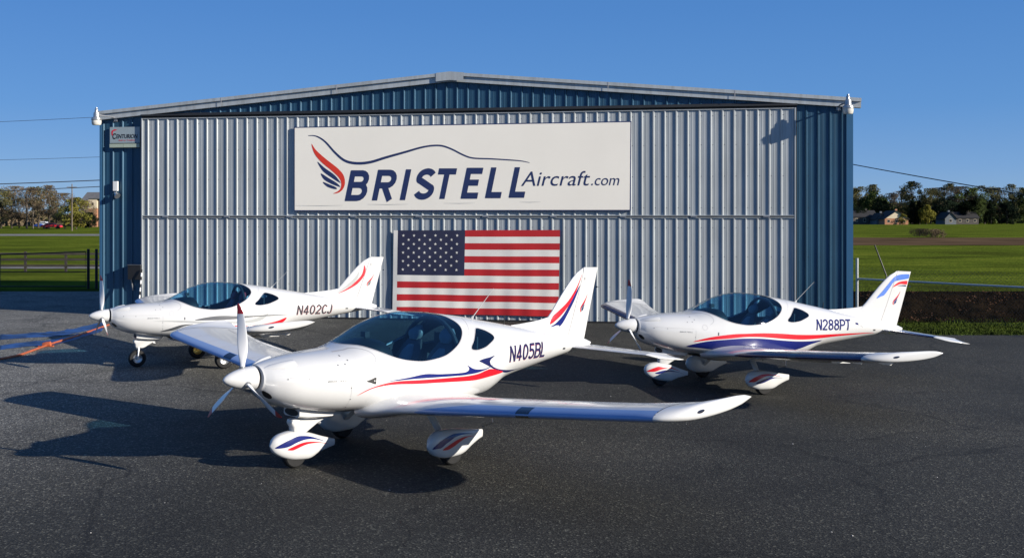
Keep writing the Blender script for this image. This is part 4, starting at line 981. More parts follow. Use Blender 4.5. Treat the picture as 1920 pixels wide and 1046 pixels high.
LIV = {
 'A': dict(emb=('red', 'navy'), pant=('royal', 'red'), body=[
   ('red_stripe', [(1.40,.835),(1.548,.904),(1.755,.951),(1.973,.965),(2.237,.957),(2.575,.949),(2.875,.941),(3.10,.936),(3.329,.942),(3.50,.968),(3.609,.975),(3.75,.953),(3.90,.921),(3.89,.897),(3.585,.878),(3.292,.866),(2.985,.880),(2.578,.901),(2.239,.913),(1.974,.929),(1.816,.930),(1.665,.918),(1.549,.892)], 'red'),
   ('blue_stripe', [(1.80,.974),(2.104,.998),(2.340,1.021),(2.575,1.003),(2.874,.988),(3.044,.987),(3.112,1.006),(3.118,1.035),(3.085,1.068),(3.215,1.014),(3.357,.993),(3.487,.992),(3.601,1.012),(3.672,1.035),(3.553,.990),(3.327,.958),(3.096,.953),(2.980,.953),(2.575,.967),(2.237,.975),(1.973,.974)], 'royal'),
   ('blue_stripe', [(3.345,1.099),(3.446,1.118),(3.575,1.126),(3.70,1.138),(3.603,1.096),(3.584,1.062),(3.627,1.016),(3.775,.961),(4.012,.922),(4.28,.901),(4.50,.906),(4.304,.890),(4.085,.880),(3.898,.907),(3.705,.959),(3.535,1.024),(3.408,1.072)], 'navy'),
   ('warning_triangle', [(1.513,.992),(1.57,1.010),(1.636,1.030),(1.637,.99),(1.632,.952),(1.57,.972)], 'black')],
  fin=[('fin_stripe', [(6.02,2.152),(5.907,1.974),(5.713,1.769),(5.49,1.621),(5.364,1.543),(5.303,1.437),(5.428,1.489),(5.586,1.587),(5.746,1.727),(5.907,1.932)], 'red'),
       ('fin_stripe', [(5.973,1.984),(5.81,1.809),(5.618,1.586),(5.429,1.448),(5.288,1.393),(5.227,1.33),(5.399,1.347),(5.557,1.423),(5.683,1.562),(5.844,1.766)], 'royal')]),
 'B': dict(seat='seatred', emb=('red', 'dgrey'), pant=('red', 'navy'), body=[
   ('dark_grey_stripe', [(1.935,.967),(2.239,1.028),(2.505,1.043),(2.803,1.030),(3.161,1.024),(3.536,1.026),(3.99,1.015),(3.536,1.004),(3.160,.996),(2.803,.968),(2.504,.957),(2.238,.957)], 'dgrey'),
   ('pale_grey_stripe', [(1.129,.958),(1.429,.962),(1.70,.959),(1.913,.949),(2.304,.925),(2.780,.921),(3.112,.945),(3.334,1.0),(3.52,1.062),(3.41,.951),(3.211,.892),(2.922,.875),(2.460,.886),(2.021,.902),(1.702,.929),(1.4,.949)], 'grey'),
   ('dark_wedge', [(1.29,.744),(1.485,.811),(1.686,.875),(1.92,.885),(1.738,.847),(1.542,.768)], 'dgrey'),
   ('red_stripe', [(2.08,.866),(2.645,.840),(3.167,.822),(3.467,.840),(3.745,.892),(3.95,.955),(3.882,.860),(3.677,.796),(3.373,.780),(2.928,.803),(2.6,.830)], 'red')],
  fin=[('fin_stripe', [(5.92,2.06),(5.958,1.967),(5.919,1.817),(5.756,1.637),(5.513,1.505),(5.289,1.428),(5.513,1.544),(5.707,1.683),(5.854,1.832),(5.904,1.968)], 'red'),
       ('fin_stripe', [(5.789,1.914),(5.773,1.788),(5.642,1.624),(5.481,1.536),(5.257,1.440),(5.433,1.56),(5.61,1.70),(5.74,1.828)], 'grey')]),
 'C': dict(emb=('red', 'royal'), pant=('red', 'royal'), body=[
   ('red_stripe', [(1.28,.850),(1.594,.941),(2.0,1.004),(2.30,1.024),(2.648,1.040),(3.034,1.035),(3.424,1.015),(3.939,1.010),(4.473,1.022),(5.174,1.045),(5.46,1.048),(5.184,1.027),(4.491,.977),(3.95,.938),(3.563,.926),(3.16,.939),(2.647,.968),(2.30,.966),(2.0,.934),(1.596,.893)], 'red'),
   ('blue_stripe', [(1.19,.765),(1.519,.862),(2.0,.918),(2.30,.938),(2.647,.939),(3.036,.914),(3.433,.893),(3.778,.893),(4.13,.903),(3.798,.826),(3.602,.765),(3.40,.72),(3.0,.70),(2.6,.69),(2.148,.70),(1.826,.71),(1.55,.735),(1.40,.745)], 'royal')],
  fin=[('fin_band', [(5.591,1.702),(5.70,1.74),(5.777,1.776),(5.911,1.934),(5.97,2.01),(6.047,2.05),(6.2,2.08),(6.357,2.108),(6.374,2.15),(6.36,2.193),(6.148,2.179),(6.011,2.132),(5.876,2.002),(5.741,1.859)], 'finblue'),
       ('fin_stripe', [(5.97,1.925),(6.116,2.03),(6.323,2.062),(6.335,2.02),(6.317,1.989),(6.151,1.992)], 'red'),
       ('fin_stripe', [(6.08,1.958),(6.2,1.972),(6.30,1.975),(6.308,1.952),(6.2,1.955)], 'navy')])}
aircraft('A', 'nearest white aircraft registered N405BL, with blue and red stripes and faired wheels', 'N405BL', (4.05, 4.955, 1.018, 1.232), LIV['A'], -5, M['blue_le'], True, M['reg_navy'])
aircraft('B', 'white aircraft registered N402CJ, grey and red stripes, bare wheels, left of the others', 'N402CJ', (4.19, 5.08, .998, 1.208), LIV['B'], -4, M['blue_le'], False, M['reg_grey'])
aircraft('C', 'white aircraft registered N288PT, broad red and blue stripes, on the right before the blue wall', 'N288PT', (3.915, 4.83, 1.092, 1.295), LIV['C'], 3, M['navy'], True, M['reg_blue'], M['navy'])
# ------------------------------------------------------------------ things on and beside the hangar
def hl(px, py, n=0.):
    s, z = fs(px, py, n); return s, z
def onwall(name, label, cat, group=None): return empty(name, (0, 31.4, HZ), TH, label, cat, group)
M['lampbody'] = mat('weathered_lamp_aluminium', (.45, .46, .46), .35, .7, .15, 6)
M['lampglass'] = mat('ribbed_lamp_bowl', (.62, .60, .54), .2, 0, .1, 20, coat=.3)
for i, (px, py, lab) in enumerate(((181, 208, 'yard lamp with round bowl on the left end of the hangar eaves'), (1590, 184, 'yard lamp with round bowl on an arm at the right end of the hangar eaves'))):
    nn = .66; s, z = hl(px, py, nn); t = onwall('yard_lamp', lab, 'lamp', 'yard lamps at the hangar eaves')
    Mx = Matrix.Translation((s, -nn, z-.30))
    b = MB(); b.lathe([(0, .40), (.03, .40), (.035, .36), (.05, .34), (.055, .26), (.085, .24), (.095, .12), (.10, .10), (.15, .07), (.16, .02), (.155, .0), (0, .0)], 20, Mx); b.build('lamp_housing', M['lampbody'], t, True)
    b = MB(); b.lathe([(.148, .0), (.15, -.05), (.14, -.11), (.12, -.145), (0, -.15)], 20, Mx); b.build('lamp_bowl', M['lampglass'], t, True)
    w = s-.16 if px > 900 else s+.30
    b = MB(); b.tube([(s+(-.09 if px > 900 else .09), -nn, z-.14), (w, -nn*.55, z-.16), (w, -.0, z-.18)], .022, 8); b.box(w-.06, w+.06, -.06, .0, z-.28, z-.10); b.build('lamp_arm', M['steel'], t, True)
# small company sign on the left wall
t = onwall('wall_sign', 'small grey board with a red crest above a pale ledge on the left blue wall', 'sign')
n1 = .10; a = hl(206, 277, n1); c = hl(262, 238, n1)
z_l = hl(206, 269.5, n1)[1]
M['signface'] = mat('grey_sign_face', (.27, .33, .36), .5, 0, .08, 2); M['ledge'] = mat('pale_green_strip', (.36, .42, .34), .5, 0, .1, 3)
b = MB(); b.box(a[0], c[0], -n1, -.04, z_l+.012, c[1]); b.build('board', M['signface'], t)
b = MB(); b.box(a[0], c[0], -n1-.02, -.04, a[1], z_l-.012); b.box((a[0]+c[0])/2-.006, (a[0]+c[0])/2+.006, -n1-.024, -n1-.02, a[1], z_l-.012); b.build('ledge', M['ledge'], t)
sw, sh = c[0]-a[0], c[1]-z_l
smap = lambda x, y: (a[0]+x*sw, -n1-.004, z_l+y*sh)
for txt, x0, x1, y0, y1, m, bo in (('C', .09, .21, .26, .62, 'black', .03), ('ENTURION', .22, .93, .30, .56, 'black', .02), ('Built by Tradition', .30, .86, .13, .23, 'red', .01)):
    V, F = text2d(txt, .12, bo); decal('lettering', ([(x0+x*(x1-x0), y0+y*(y1-y0)) for x, y in V], F), smap, M[m], t)
decal('crest', sm([(.07, .50), (.055, .72), (.10, .82), (.17, .86), (.24, .84), (.20, .79), (.13, .76), (.10, .66), (.10, .52)]), smap, M['red'], t)
# white box and floodlight
M['whitebox'] = mat('white_plastic_housing', (.75, .75, .73), .4, 0, .06, 5)
s, z = hl(216, 358, .12); t = onwall('floodlight', 'small white floodlight and sensor box on the left blue wall', 'light')
b = MB(); b.box(s-.07, s+.07, -.13, -.045, z, z+.30); b.build('sensor_box', M['whitebox'], t)
b = MB(); b.tube([(s, -.05, z-.02), (s, -.05, z-.10), (s+.0, -.12, z-.16)], .018, 8); b.box(s-.05, s+.05, -.06, -.03, z-.22, z-.08); b.build('bracket', M['steel'], t)
b = MB(); b.lathe([(.0, .0), (.03, .0), (.035, .05), (.095, .16), (.10, .18), (.0, .17)], 18, Matrix.Translation((s-.02, -.12, z-.06)) @ Matrix.Rotation(math.radians(128), 4, 'Y') @ Matrix.Rotation(math.radians(20), 4, 'X')); b.build('lamp_head', M['alu'], t, True)
# dark control box and the striped pole
s, z = hl(253, 524, .22); t = onwall('control_box', 'dark metal control box on a bracket low on the left blue wall', 'box')
b = MB(); b.box(s-.22, s+.20, -.26, -.06, z, z+.44); b.build('housing', M['black'], t)
b = MB(); b.box(s-.235, s+.215, -.275, -.05, z+.44, z+.465); b.build('lid', M['dgrey'], t)
b = MB(); b.tube([(s-.16, -.15, z), (s-.16, -.04, z-.35)], .02, 8); b.tube([(s+.14, -.15, z), (s+.14, -.04, z-.35)], .02, 8); b.build('bracket', M['steel'], t)
p0, p1 = Vector((*hl(266, 505, .30),)), Vector((*hl(258.5, 590, .75),))
t = onwall('striped_pole', 'thin black and white striped pole leaning by the left edge of the door', 'pole')
A_, B_ = Vector((p0.x, -.30, p0.y)), Vector((p1.x, -.75, .0)); K = 13
bk, wh = MB(), MB()
for k in range(K): (wh if k % 2 else bk).tube([A_.lerp(B_, k/K), A_.lerp(B_, (k+1)/K)], .022, 10)
bk.build('pole', M['black'], t, True); wh.build('white_band', M['whitebox'], t, True)
# things lying on the ground at the left
M['bluetarp'] = mat('blue_plastic_tarp', (.025, .075, .24), .45, 0, .35, 2.2, col2=(.012, .025, .075), bump=.6, bscale=9)
def tarp(px_pts, name, label, w=None):
    G = [gpt(*p) for p in px_pts]; N_ = 70; top, bot = G[:len(G)//2], G[len(G)//2:][::-1]; V = []; F = []
    tp, bt = smooth_loop([(p.x, p.y) for p in top], False, 14), smooth_loop([(p.x, p.y) for p in bot], False, 14)
    n = min(len(tp), len(bt)); K = 9
    for i in range(n):
        for j in range(K):
            f = j/(K-1); p = tp[i].lerp(bt[i], f); e = 0 if j in (0, K-1) or i in (0, n-1) else 1
            V.append((p.x, p.y, gz(p.x, p.y)+.008+e*(.075*abs(noise.noise(Vector((p.x*1.6, p.y*4, 2))))+.02*abs(noise.noise(Vector((p.x*6, p.y*9, 7)))))))
    F = [(i*K+j, i*K+j+1, (i+1)*K+j+1, (i+1)*K+j) for i in range(n-1) for j in range(K-1)]
    o = mobj(name, V, F, M['bluetarp'], None, True); tag(o, label, 'tarp', 'blue tarps on the tarmac'); return o
tarp([(0, 629), (38, 626.5), (120, 620), (190, 604), (197, 612), (120, 629), (60, 633), (0, 637)], 'ground_tarp', 'crumpled blue tarp strip on the tarmac, the one farther from the camera')
tarp([(0, 648), (38, 643), (110, 635), (196, 614), (190, 622), (110, 645), (50, 650), (0, 656)], 'ground_tarp', 'crumpled blue tarp strip on the tarmac beside the orange tow bar')
t = empty('tow_bar', (0, 0, 0), 0, 'long orange red tow bar lying on the tarmac in front of the left aircraft', 'tow bar')
M['orange'] = mat('orange_red_enamel', (.42, .10, .04), .45, 0, .25, 5)
g = [gpt(*p) for p in ((0, 676), (38, 668), (90, 649), (150, 630), (204, 611))]
b = MB(); b.tube([(p.x, p.y, p.z+.035) for p in g], .026, 8); b.build('bar', M['orange'], t, True)
g2 = gpt(88, 650); b = MB(); b.lathe([(0, -.1), (.06, -.09), (.07, 0), (.06, .09), (0, .1)], 12, Matrix.Translation((g2.x, g2.y, g2.z+.055)) @ Matrix.Rotation(math.radians(80), 4, 'Y')); b.box(g2.x-.2, g2.x+.16, g2.y-.03, g2.y+.03, g2.z+.004, g2.z+.03); b.build('coupling', M['orange'], t, True)
# paint flakes and pale marks on the asphalt
M['chip'] = mat('pale_stone_chip', (.5, .48, .44), .8, 0, .2, 9)
chips = []
for k in range(45):
    x = R.uniform(-5, 7); y = R.uniform(8.3, 26); chips.append((x, y, R.uniform(.004, .013)))
b = MB()
for x, y, r in chips:
    z = gz(x, y); a = R.uniform(0, 6); b.add([(x+r*math.cos(a+q)*R.uniform(.6, 1.2), y+r*math.sin(a+q)*R.uniform(.6, 1.2), z) for q in (0, 1.6, 3.1, 4.7)]+[(x, y, z+r*.6)], [(0, 1, 4), (1, 2, 4), (2, 3, 4), (3, 0, 4)])
o = b.build('stone_chips', M['chip'], None, recalc=False); tag(o, 'scattered pale stone chips on the asphalt', 'gravel', kind='stuff')

# ------------------------------------------------------------------ fences
M['fence'] = mat('black_fence_steel', (.014, .015, .016), .5, .3, .2, 3); M['galv'] = mat('galvanised_pipe', (.40, .42, .43), .5, .1, .15, 4)
M['wood'] = mat('weathered_fence_wood', (.05, .042, .035), .9, 0, .4, 2)
def chain(P0, P1, z0, z1, sp, r):
    """chain-link: two families of slanting wires"""
    b = MB(); L_ = (P1-P0).length; d = (P1-P0)/L_; h_ = z1-z0; n = int((L_+h_)/sp)
    for k in range(n):
        for sg in (1, -1):
            a0 = k*sp-h_ if sg > 0 else k*sp
            lo, hi = (a0, a0+h_) if sg > 0 else (a0, a0-h_)
            t0, t1 = 0., 1.
            def cl(v): return max(0, min(L_, v))
            if (lo < 0 and hi < 0) or (lo > L_ and hi > L_): continue
            f0 = 0 if lo == hi else (cl(lo)-lo)/(hi-lo); f1 = 1 if lo == hi else 1-(hi-cl(hi))/(hi-lo)
            A = P0+d*cl(lo); B = P0+d*cl(hi)
            w = Vector((0, 0, 1))*r; za, zb = z0+h_*f0, z0+h_*f1
            q = Vector((-d.y, d.x, 0))*r
            b.add([(A.x, A.y, za-r), (B.x, B.y, zb-r), (B.x, B.y, zb+r), (A.x, A.y, za+r)], [(0, 1, 2, 3)])
    return b
# left: black chain-link fence with a gate
t = empty('boundary_fence', (-20, 45.6, -.13), 0, 'black chain link fence with top rail beyond the tarmac left of the hangar', 'fence')
FX = [-30.5, -27.6, -24.7, -21.85]
for x in FX:
    b = MB(); b.tube([(x+20, 0, 0), (x+20, 0, 1.52)], .045, 10); b.build('post', M['fence'], t, True)
b = MB(); b.tube([(FX[0]+20, 0, 1.40), (FX[-1]+20, 0, 1.44)], .024, 8); b.tube([(FX[0]+20, 0, .12), (FX[-1]+20, 0, .12)], .018, 8); b.build('rail', M['fence'], t, True)
b = chain(Vector((FX[0]+20, 0, 0)), Vector((FX[-1]+20, 0, 0)), .1, 1.42, .11, .004); b.build('mesh_wire', M['fence'], t, recalc=False)
gt = empty('field_gate', (-21.6, 45.6, -.13), 0, 'wide black tubular gate with taller posts, left of the hangar', 'gate')
for x, h_ in ((.0, 1.62), (3.95, 1.72), (4.3, 1.72)):
    b = MB(); b.tube([(x, 0, 0), (x, 0, h_)], .06, 10); b.build('post', M['fence'], gt, True)
b = MB(); b.tube([(.14, 0, 1.48), (3.84, 0, 1.60), (3.84, 0, .10), (.14, 0, .10), (.14, 0, 1.48)], .028, 8); b.tube([(.14, 0, .72), (3.84, 0, .72)], .02, 8); b.build('gate_frame', M['fence'], gt, True)
b = chain(Vector((.14, 0, 0)), Vector((3.84, 0, 0)), .12, 1.48, .11, .004); b.build('mesh_wire', M['fence'], gt, recalc=False)
# behind it a three-rail wooden fence
t = empty('rail_fence', (-28, 60, -.13), 0, 'low dark wooden rail fence in the grass behind the black gate', 'fence')
for k in range(9):
    b = MB(); b.box(k*2.3-8.06, k*2.3-7.94, -.05, .05, 0, 1.15); b.build('post', M['wood'], t)
for z in (.35, .70, 1.02):
    b = MB(); b.box(-8, 10.5, -.075, -.052, z-.06, z+.06); b.build('rail', M['wood'], t)
# right: galvanised fence along the bank
t = empty('chain_fence', (0, 0, 0), 0, 'galvanised chain link fence with a pipe rail along the dark bank right of the hangar', 'fence')
def fpt(px, Y): return Vector(((px-CX)/FPX*Y, Y, 0))
P0, P1 = fpt(1607, 31.8), fpt(1827, 29.3); d = (P1-P0).normalized(); P2 = P0+d*9.6
for k, (f, h_) in enumerate(((0, 1.72), (3.2, 1.35), (6.4, 1.35), (9.6, 1.35))):
    p = P0+d*f; z = gz(p.x, p.y)+bank(p.x, p.y)-.05
    if k in (1,): continue
    b = MB(); b.tube([(p.x, p.y, z), (p.x, p.y, h_)], .042 if k == 0 else .03, 10); b.build('post', M['galv'], t, True)
b = MB(); b.tube([(P0.x, P0.y, 1.10), (P1.x, P1.y, 1.07), (P2.x, P2.y, 1.05)], .030, 8); b.build('rail', M['galv'], t, True)
b = chain(P0, P2, .0, 1.45, .10, .0022); b.build('mesh_wire', M['dgrey'], t, recalc=False)
p = fpt(1662, 33.0); q = fpt(1640, 33.4)
t = empty('leaning_stake', (p.x, p.y, .5), 0, 'thin dark stake leaning over the right fence rail', 'stake')
b = MB(); b.tube([(0, 0, -.4), (0, 0, .62), (q.x-p.x, q.y-p.y, 1.57)], .022, 8); b.build('stake', M['fence'], t, True)

# ------------------------------------------------------------------ vegetation
def leafmat(name, a, c):
    m = mat(name, a, .9, 0, 0, .35, col2=c, detail=6, spec=.05); return m
LM = [leafmat('olive_spring_leaves', (.13, .12, .05), (.065, .064, .03)), leafmat('brown_budding_twigs', (.17, .125, .075), (.09, .07, .045)),
      leafmat('dark_evergreen_needles', (.016, .026, .013), (.008, .014, .008)), leafmat('yellow_green_leaves', (.20, .18, .035), (.10, .10, .02)), leafmat('mid_green_leaves', (.06, .08, .022), (.03, .042, .014))]
M['bark'] = mat('grey_brown_bark', (.07, .055, .042), .95, 0, .4, 2, bump=.5)
def crown_mesh(seed, h, w, lm, n=2600, kind=0, z0=.28, ls=.34):
    n = int(n*1.9); ls *= .66
    r = random.Random(seed); V = []; F = []; blobs = []
    if kind == 2:   # conical evergreen
        for k in range(26):
            f = k/25; z = h*(.06+.94*f); rr = w*.5*(1-f)**.8*.75+.12
            a = r.uniform(0, 6.28); blobs.append((rr*.6*math.cos(a), rr*.6*math.sin(a), z, rr*.75))
    else:
        for k in range(30):
            a = r.uniform(0, 6.28); f = r.random(); z = h*(z0+(1-z0)*f*.97); env = math.sin(math.pi*min(.97, (f*.86+.12)))**.6
            d = w*.5*env*math.sqrt(r.random())*.88; blobs.append((d*math.cos(a), d*math.sin(a), z, w*r.uniform(.10, .20)))
    for k in range(n):
        bx, by, bz, br = blobs[k % len(blobs)]
        v = Vector((r.gauss(0, 1), r.gauss(0, 1), r.gauss(0, .8))).normalized()*br*(r.random()**.4)
        c = Vector((bx, by, bz))+v
        if c.z > h: c.z = h-r.random()*.4
        a = Vector((r.gauss(0, 1), r.gauss(0, 1), r.gauss(0, 1))).normalized(); b_ = a.orthogonal().normalized(); s = ls*r.uniform(.5, 1.3)
        i = len(V); V += [c+a*s, c+b_*s*.6, c-a*s*.8, c-b_*s*.7]; F.append((i, i+1, i+2, i+3))
    me = bpy.data.meshes.new('crown'); me.from_pydata([tuple(v) for v in V], [], F); me.materials.append(lm); me.update()
    tb = MB(); tr = h*.016+.06
    tb.tube([(0, 0, -.2), (r.uniform(-.2, .2), 0, h*.35), (r.uniform(-.3, .3), r.uniform(-.3, .3), h*.8)], [tr, tr*.75, tr*.15], 8)
    for k in range(11 if kind != 2 else 0):
        bx, by, bz, br = blobs[r.randrange(len(blobs))]; z1 = max(h*.2, bz*.62)
        tb.tube([(0, 0, z1), (bx*.6, by*.6, (z1+bz)/2+.3), (bx, by, bz)], [tr*.45, tr*.28, tr*.06], 5)
    tm = bpy.data.meshes.new('trunk'); tm.from_pydata([tuple(v) for v in tb.V], [], tb.F); tm.materials.append(M['bark']); tm.update()
    return me, tm
TV = {'olive': crown_mesh(1, 12, 10, LM[0], 2400), 'olive2': crown_mesh(2, 14, 9, LM[0], 2300, z0=.22), 'brown': crown_mesh(3, 12, 11, LM[1], 2000, ls=.28), 'brown2': crown_mesh(4, 13, 8, LM[1], 1500, ls=.26),
      'ever': crown_mesh(5, 11, 7, LM[2], 2600, 2), 'ever2': crown_mesh(6, 8, 8, LM[2], 2600, z0=.05), 'yellow': crown_mesh(7, 8, 7, LM[3], 2200, z0=.1), 'green': crown_mesh(8, 11, 10, LM[4], 2600, z0=.12)}
WORD = {'olive': 'olive leafed tree with a broad crown', 'olive2': 'tall olive green tree', 'brown': 'brown budding tree with twiggy crown', 'brown2': 'slim brown tree, barely in leaf', 'ever': 'dark pointed evergreen', 'ever2': 'dark rounded evergreen', 'yellow': 'yellow green tree', 'green': 'dense mid green tree'}
def tree(kind, px, Y, top, label, wf=1., group='trees at the far edge of the field', name=None):
    """top: pixel row of the crown's top in the photograph"""
    x = (px-CX)/FPX*Y; z = gz(x, Y); h_ = CAMZ-(top-HOR)*Y/FPX-z
    cm, tm = TV[kind]; H0 = {'olive': 12, 'olive2': 14, 'brown': 12, 'brown2': 13, 'ever': 11, 'ever2': 8, 'yellow': 8, 'green': 11}[kind]; s = h_/H0
    if label.endswith('brick gable wall'): s *= .62
    t = empty(name or ('evergreen_tree' if kind.startswith('ever') else 'broadleaf_tree'), (x, Y, z-.05), R.uniform(0, 6.28), label, 'tree', group); t.scale = (s*wf, s*wf, s)
    for nm, me in (('crown', cm), ('trunk', tm)):
        o = bpy.data.objects.new(nm, me); SC.collection.objects.link(o); o.parent = t
    return t
RT = [('olive', 1612, 520, 350, 'just right of the hangar corner'), ('green', 1640, 510, 358, 'behind the dark roofed house'), ('olive2', 1636, 530, 346, 'standing over the dark roofed house'), ('ever2', 1612, 475, 388, 'left of the brick gabled house, low'),
      ('ever2', 1655, 500, 376, 'behind the left half of the brick house'), ('brown', 1668, 515, 362, 'between the dark roofed house and the brick house'), ('olive2', 1709, 505, 340, 'highest of the right tree line'), ('brown', 1690, 520, 358, 'just left of the highest right tree'),
      ('ever', 1712, 470, 370, 'right of the brick gabled house'), ('ever', 1724, 468, 375, 'second to the right of the brick house'), ('yellow', 1737, 465, 384, 'in front of the dark evergreens'), ('yellow', 1692, 455, 388, 'beside the brick gable wall'),
      ('olive', 1745, 510, 353, 'behind the yellow green tree'), ('brown', 1762, 520, 352, 'between two olive crowns right of centre'), ('ever2', 1760, 480, 383, 'left of the small white house'), ('olive2', 1782, 515, 344, 'rising behind the small white house'),
      ('ever2', 1786, 492, 376, 'hugging the small white house'), ('brown', 1803, 505, 350, 'above the small white house roof'), ('green', 1822, 500, 352, 'right of the small white house'), ('ever2', 1818, 480, 372, 'at the right end of the small white house'),
      ('olive', 1846, 505, 348, 'far right, first beyond the small house'), ('ever', 1858, 480, 374, 'far right below an olive crown'), ('brown', 1874, 510, 352, 'far right, wide and brown'), ('olive2', 1898, 500, 345, 'near the right edge of the view, tall'),
      ('ever2', 1888, 480, 380, 'near the right edge of the view, low and dark'), ('green', 1925, 500, 352, 'cut by the right edge of the view'), ('brown', 1590, 525, 356, 'partly hidden by the hangar corner')]
for k, px, Y, top, w in RT: tree(k, px, Y, top, (WORD[k]+', '+w), R.uniform(.9, 1.2))
LT = [('brown', 50, 290, 352, 'behind the left field, above the red car'), ('olive', 72, 300, 350, 'left, second from the pole'), ('brown2', 92, 280, 347, 'left of the utility pole, sparse and high'), ('green', 106, 285, 380, 'low in front beside the utility pole'),
      ('brown', 122, 275, 362, 'just left of the utility pole'), ('yellow', 143, 270, 370, 'just right of the utility pole'), ('brown', 158, 330, 376, 'between the pole and the grey gabled house'), ('brown', 22, 300, 349, 'near the left edge of the view'),
      ('olive', 2, 290, 354, 'cut by the left edge of the view'), ('brown2', 36, 290, 372, 'low, left of the parked cars'), ('brown2', -22, 300, 350, 'outside the left fence line, slim'), ('ever2', 168, 300, 398, 'small and dark below the gabled house')]
for k, px, Y, top, w in LT: tree(k, px, Y, top, (WORD[k]+', '+w), R.uniform(.95, 1.25), 'trees behind the left field')
# two round shrubs in the right field
sc_, stt = crown_mesh(21, 1.3, 3.2, LM[1], 1500, z0=.15, ls=.09)
for px, py, w in ((1724, 443, 'left of the two bare round shrubs in the right field'), (1755, 445, 'right of the two bare round shrubs in the right field')):
    g = gpt(px, py, 0); t = empty('round_shrub', (g.x, g.y, g.z-.05), R.random()*6, w, 'shrub', 'round shrubs in the right field')
    for nm, me in (('crown', sc_), ('trunk', stt)):
        o = bpy.data.objects.new(nm, me); SC.collection.objects.link(o); o.parent = t
# far woods that close the horizon, one mass
def mass(name, x0, x1, y0, y1, h, n, lm, label, s=1.):
    r = random.Random(3); V = []; F = []
    for k in range(n):
        x = r.uniform(x0, x1); y = r.uniform(y0, y1); hh = h*(.62+.38*noise.noise(Vector((x*.05, y*.02, 0)))+.18*noise.noise(Vector((x*.2, 0, 4))))
        c = Vector((x, y, gz(x, y)+hh*(r.random()**.8))); a = Vector((r.gauss(0, 1), r.gauss(0, .5), r.gauss(0, 1))).normalized(); b_ = a.orthogonal().normalized(); q = s*r.uniform(.6, 1.5)
        i = len(V); V += [c+a*q, c+b_*q*.7, c-a*q*.8, c-b_*q*.7]; F.append((i, i+1, i+2, i+3))
    o = mobj(name, V, F, lm); tag(o, label, 'woods', kind='stuff')
mass('far_woods', 120, 420, 540, 580, 17, 20000, LM[4], 'far dark woods behind the houses on the right')
mass('far_woods', -420, -100, 360, 400, 7.5, 9000, LM[1], 'far brown woods behind the field on the left')
# grass verge and leaf litter below the bank
M['verge'] = mat('rough_verge_grass', (.055, .078, .016), 1, 0, 0, 1.6, col2=(.028, .036, .012), spec=0)
V = []; F = []; r = random.Random(5)
for k in range(16000):
    x = r.uniform(10.2, 22); y = 27.7+3.9*r.random()**1.2
    if y > 31.2 and r.random() < .5: continue
    z = gz(x, y)-.03+bank(x, y); h_ = r.uniform(.02, .06)+.11*max(0, noise.noise(Vector((x*1.3, y*2, 0))))*r.random()*2; a = r.uniform(0, 6.28); dx, dy = math.cos(a)*.014, math.sin(a)*.014; lx, ly = r.gauss(0, .03), r.gauss(0, .03)
    i = len(V); V += [(x-dx, y-dy, z), (x+dx, y+dy, z), (x+lx, y+ly, z+h_)]; F.append((i, i+1, i+2))
o = mobj('verge_grass', V, F, M['verge']); tag(o, 'rough green grass verge below the bank on the right', 'grass', kind='stuff')
M['litter'] = mat('orange_brown_leaves', (.14, .055, .018), .9, 0, .5, 2); V = []; F = []
for k in range(2600):
    x = r.uniform(10.8, 20); y = r.uniform(31.2, 33.6)
    if noise.noise(Vector((x*.9, y*2, 3))) < .08: continue
    z = gz(x, y)+bank(x, y)+r.uniform(0, .03); a = r.uniform(0, 6.28); s = r.uniform(.015, .04)
    i = len(V); V += [(x+s*math.cos(a+q), y+s*math.sin(a+q), z+s*.5*math.sin(q)) for q in (0, 2.1, 4.2)]; F.append((i, i+1, i+2))
o = mobj('leaf_litter', V, F, M['litter']); tag(o, 'scattered orange brown leaves on the dark bank', 'leaves', kind='stuff')
V = []; F = []
for k in range(3500):
    x = r.uniform(10.6, 20); y = r.uniform(31.0, 33.4); z = gz(x, y)-.03+bank(x, y); h_ = r.uniform(.05, .3); a = r.uniform(0, 6.28)
    i = len(V); V += [(x, y, z), (x+.014*math.cos(a), y+.014*math.sin(a), z), (x+r.gauss(0, .1), y+r.gauss(0, .1), z+h_)]; F.append((i, i+1, i+2))
o = mobj('dead_weeds', V, F, M['soil']); tag(o, 'dark dead weeds growing on the bank by the right fence', 'weeds', kind='stuff')

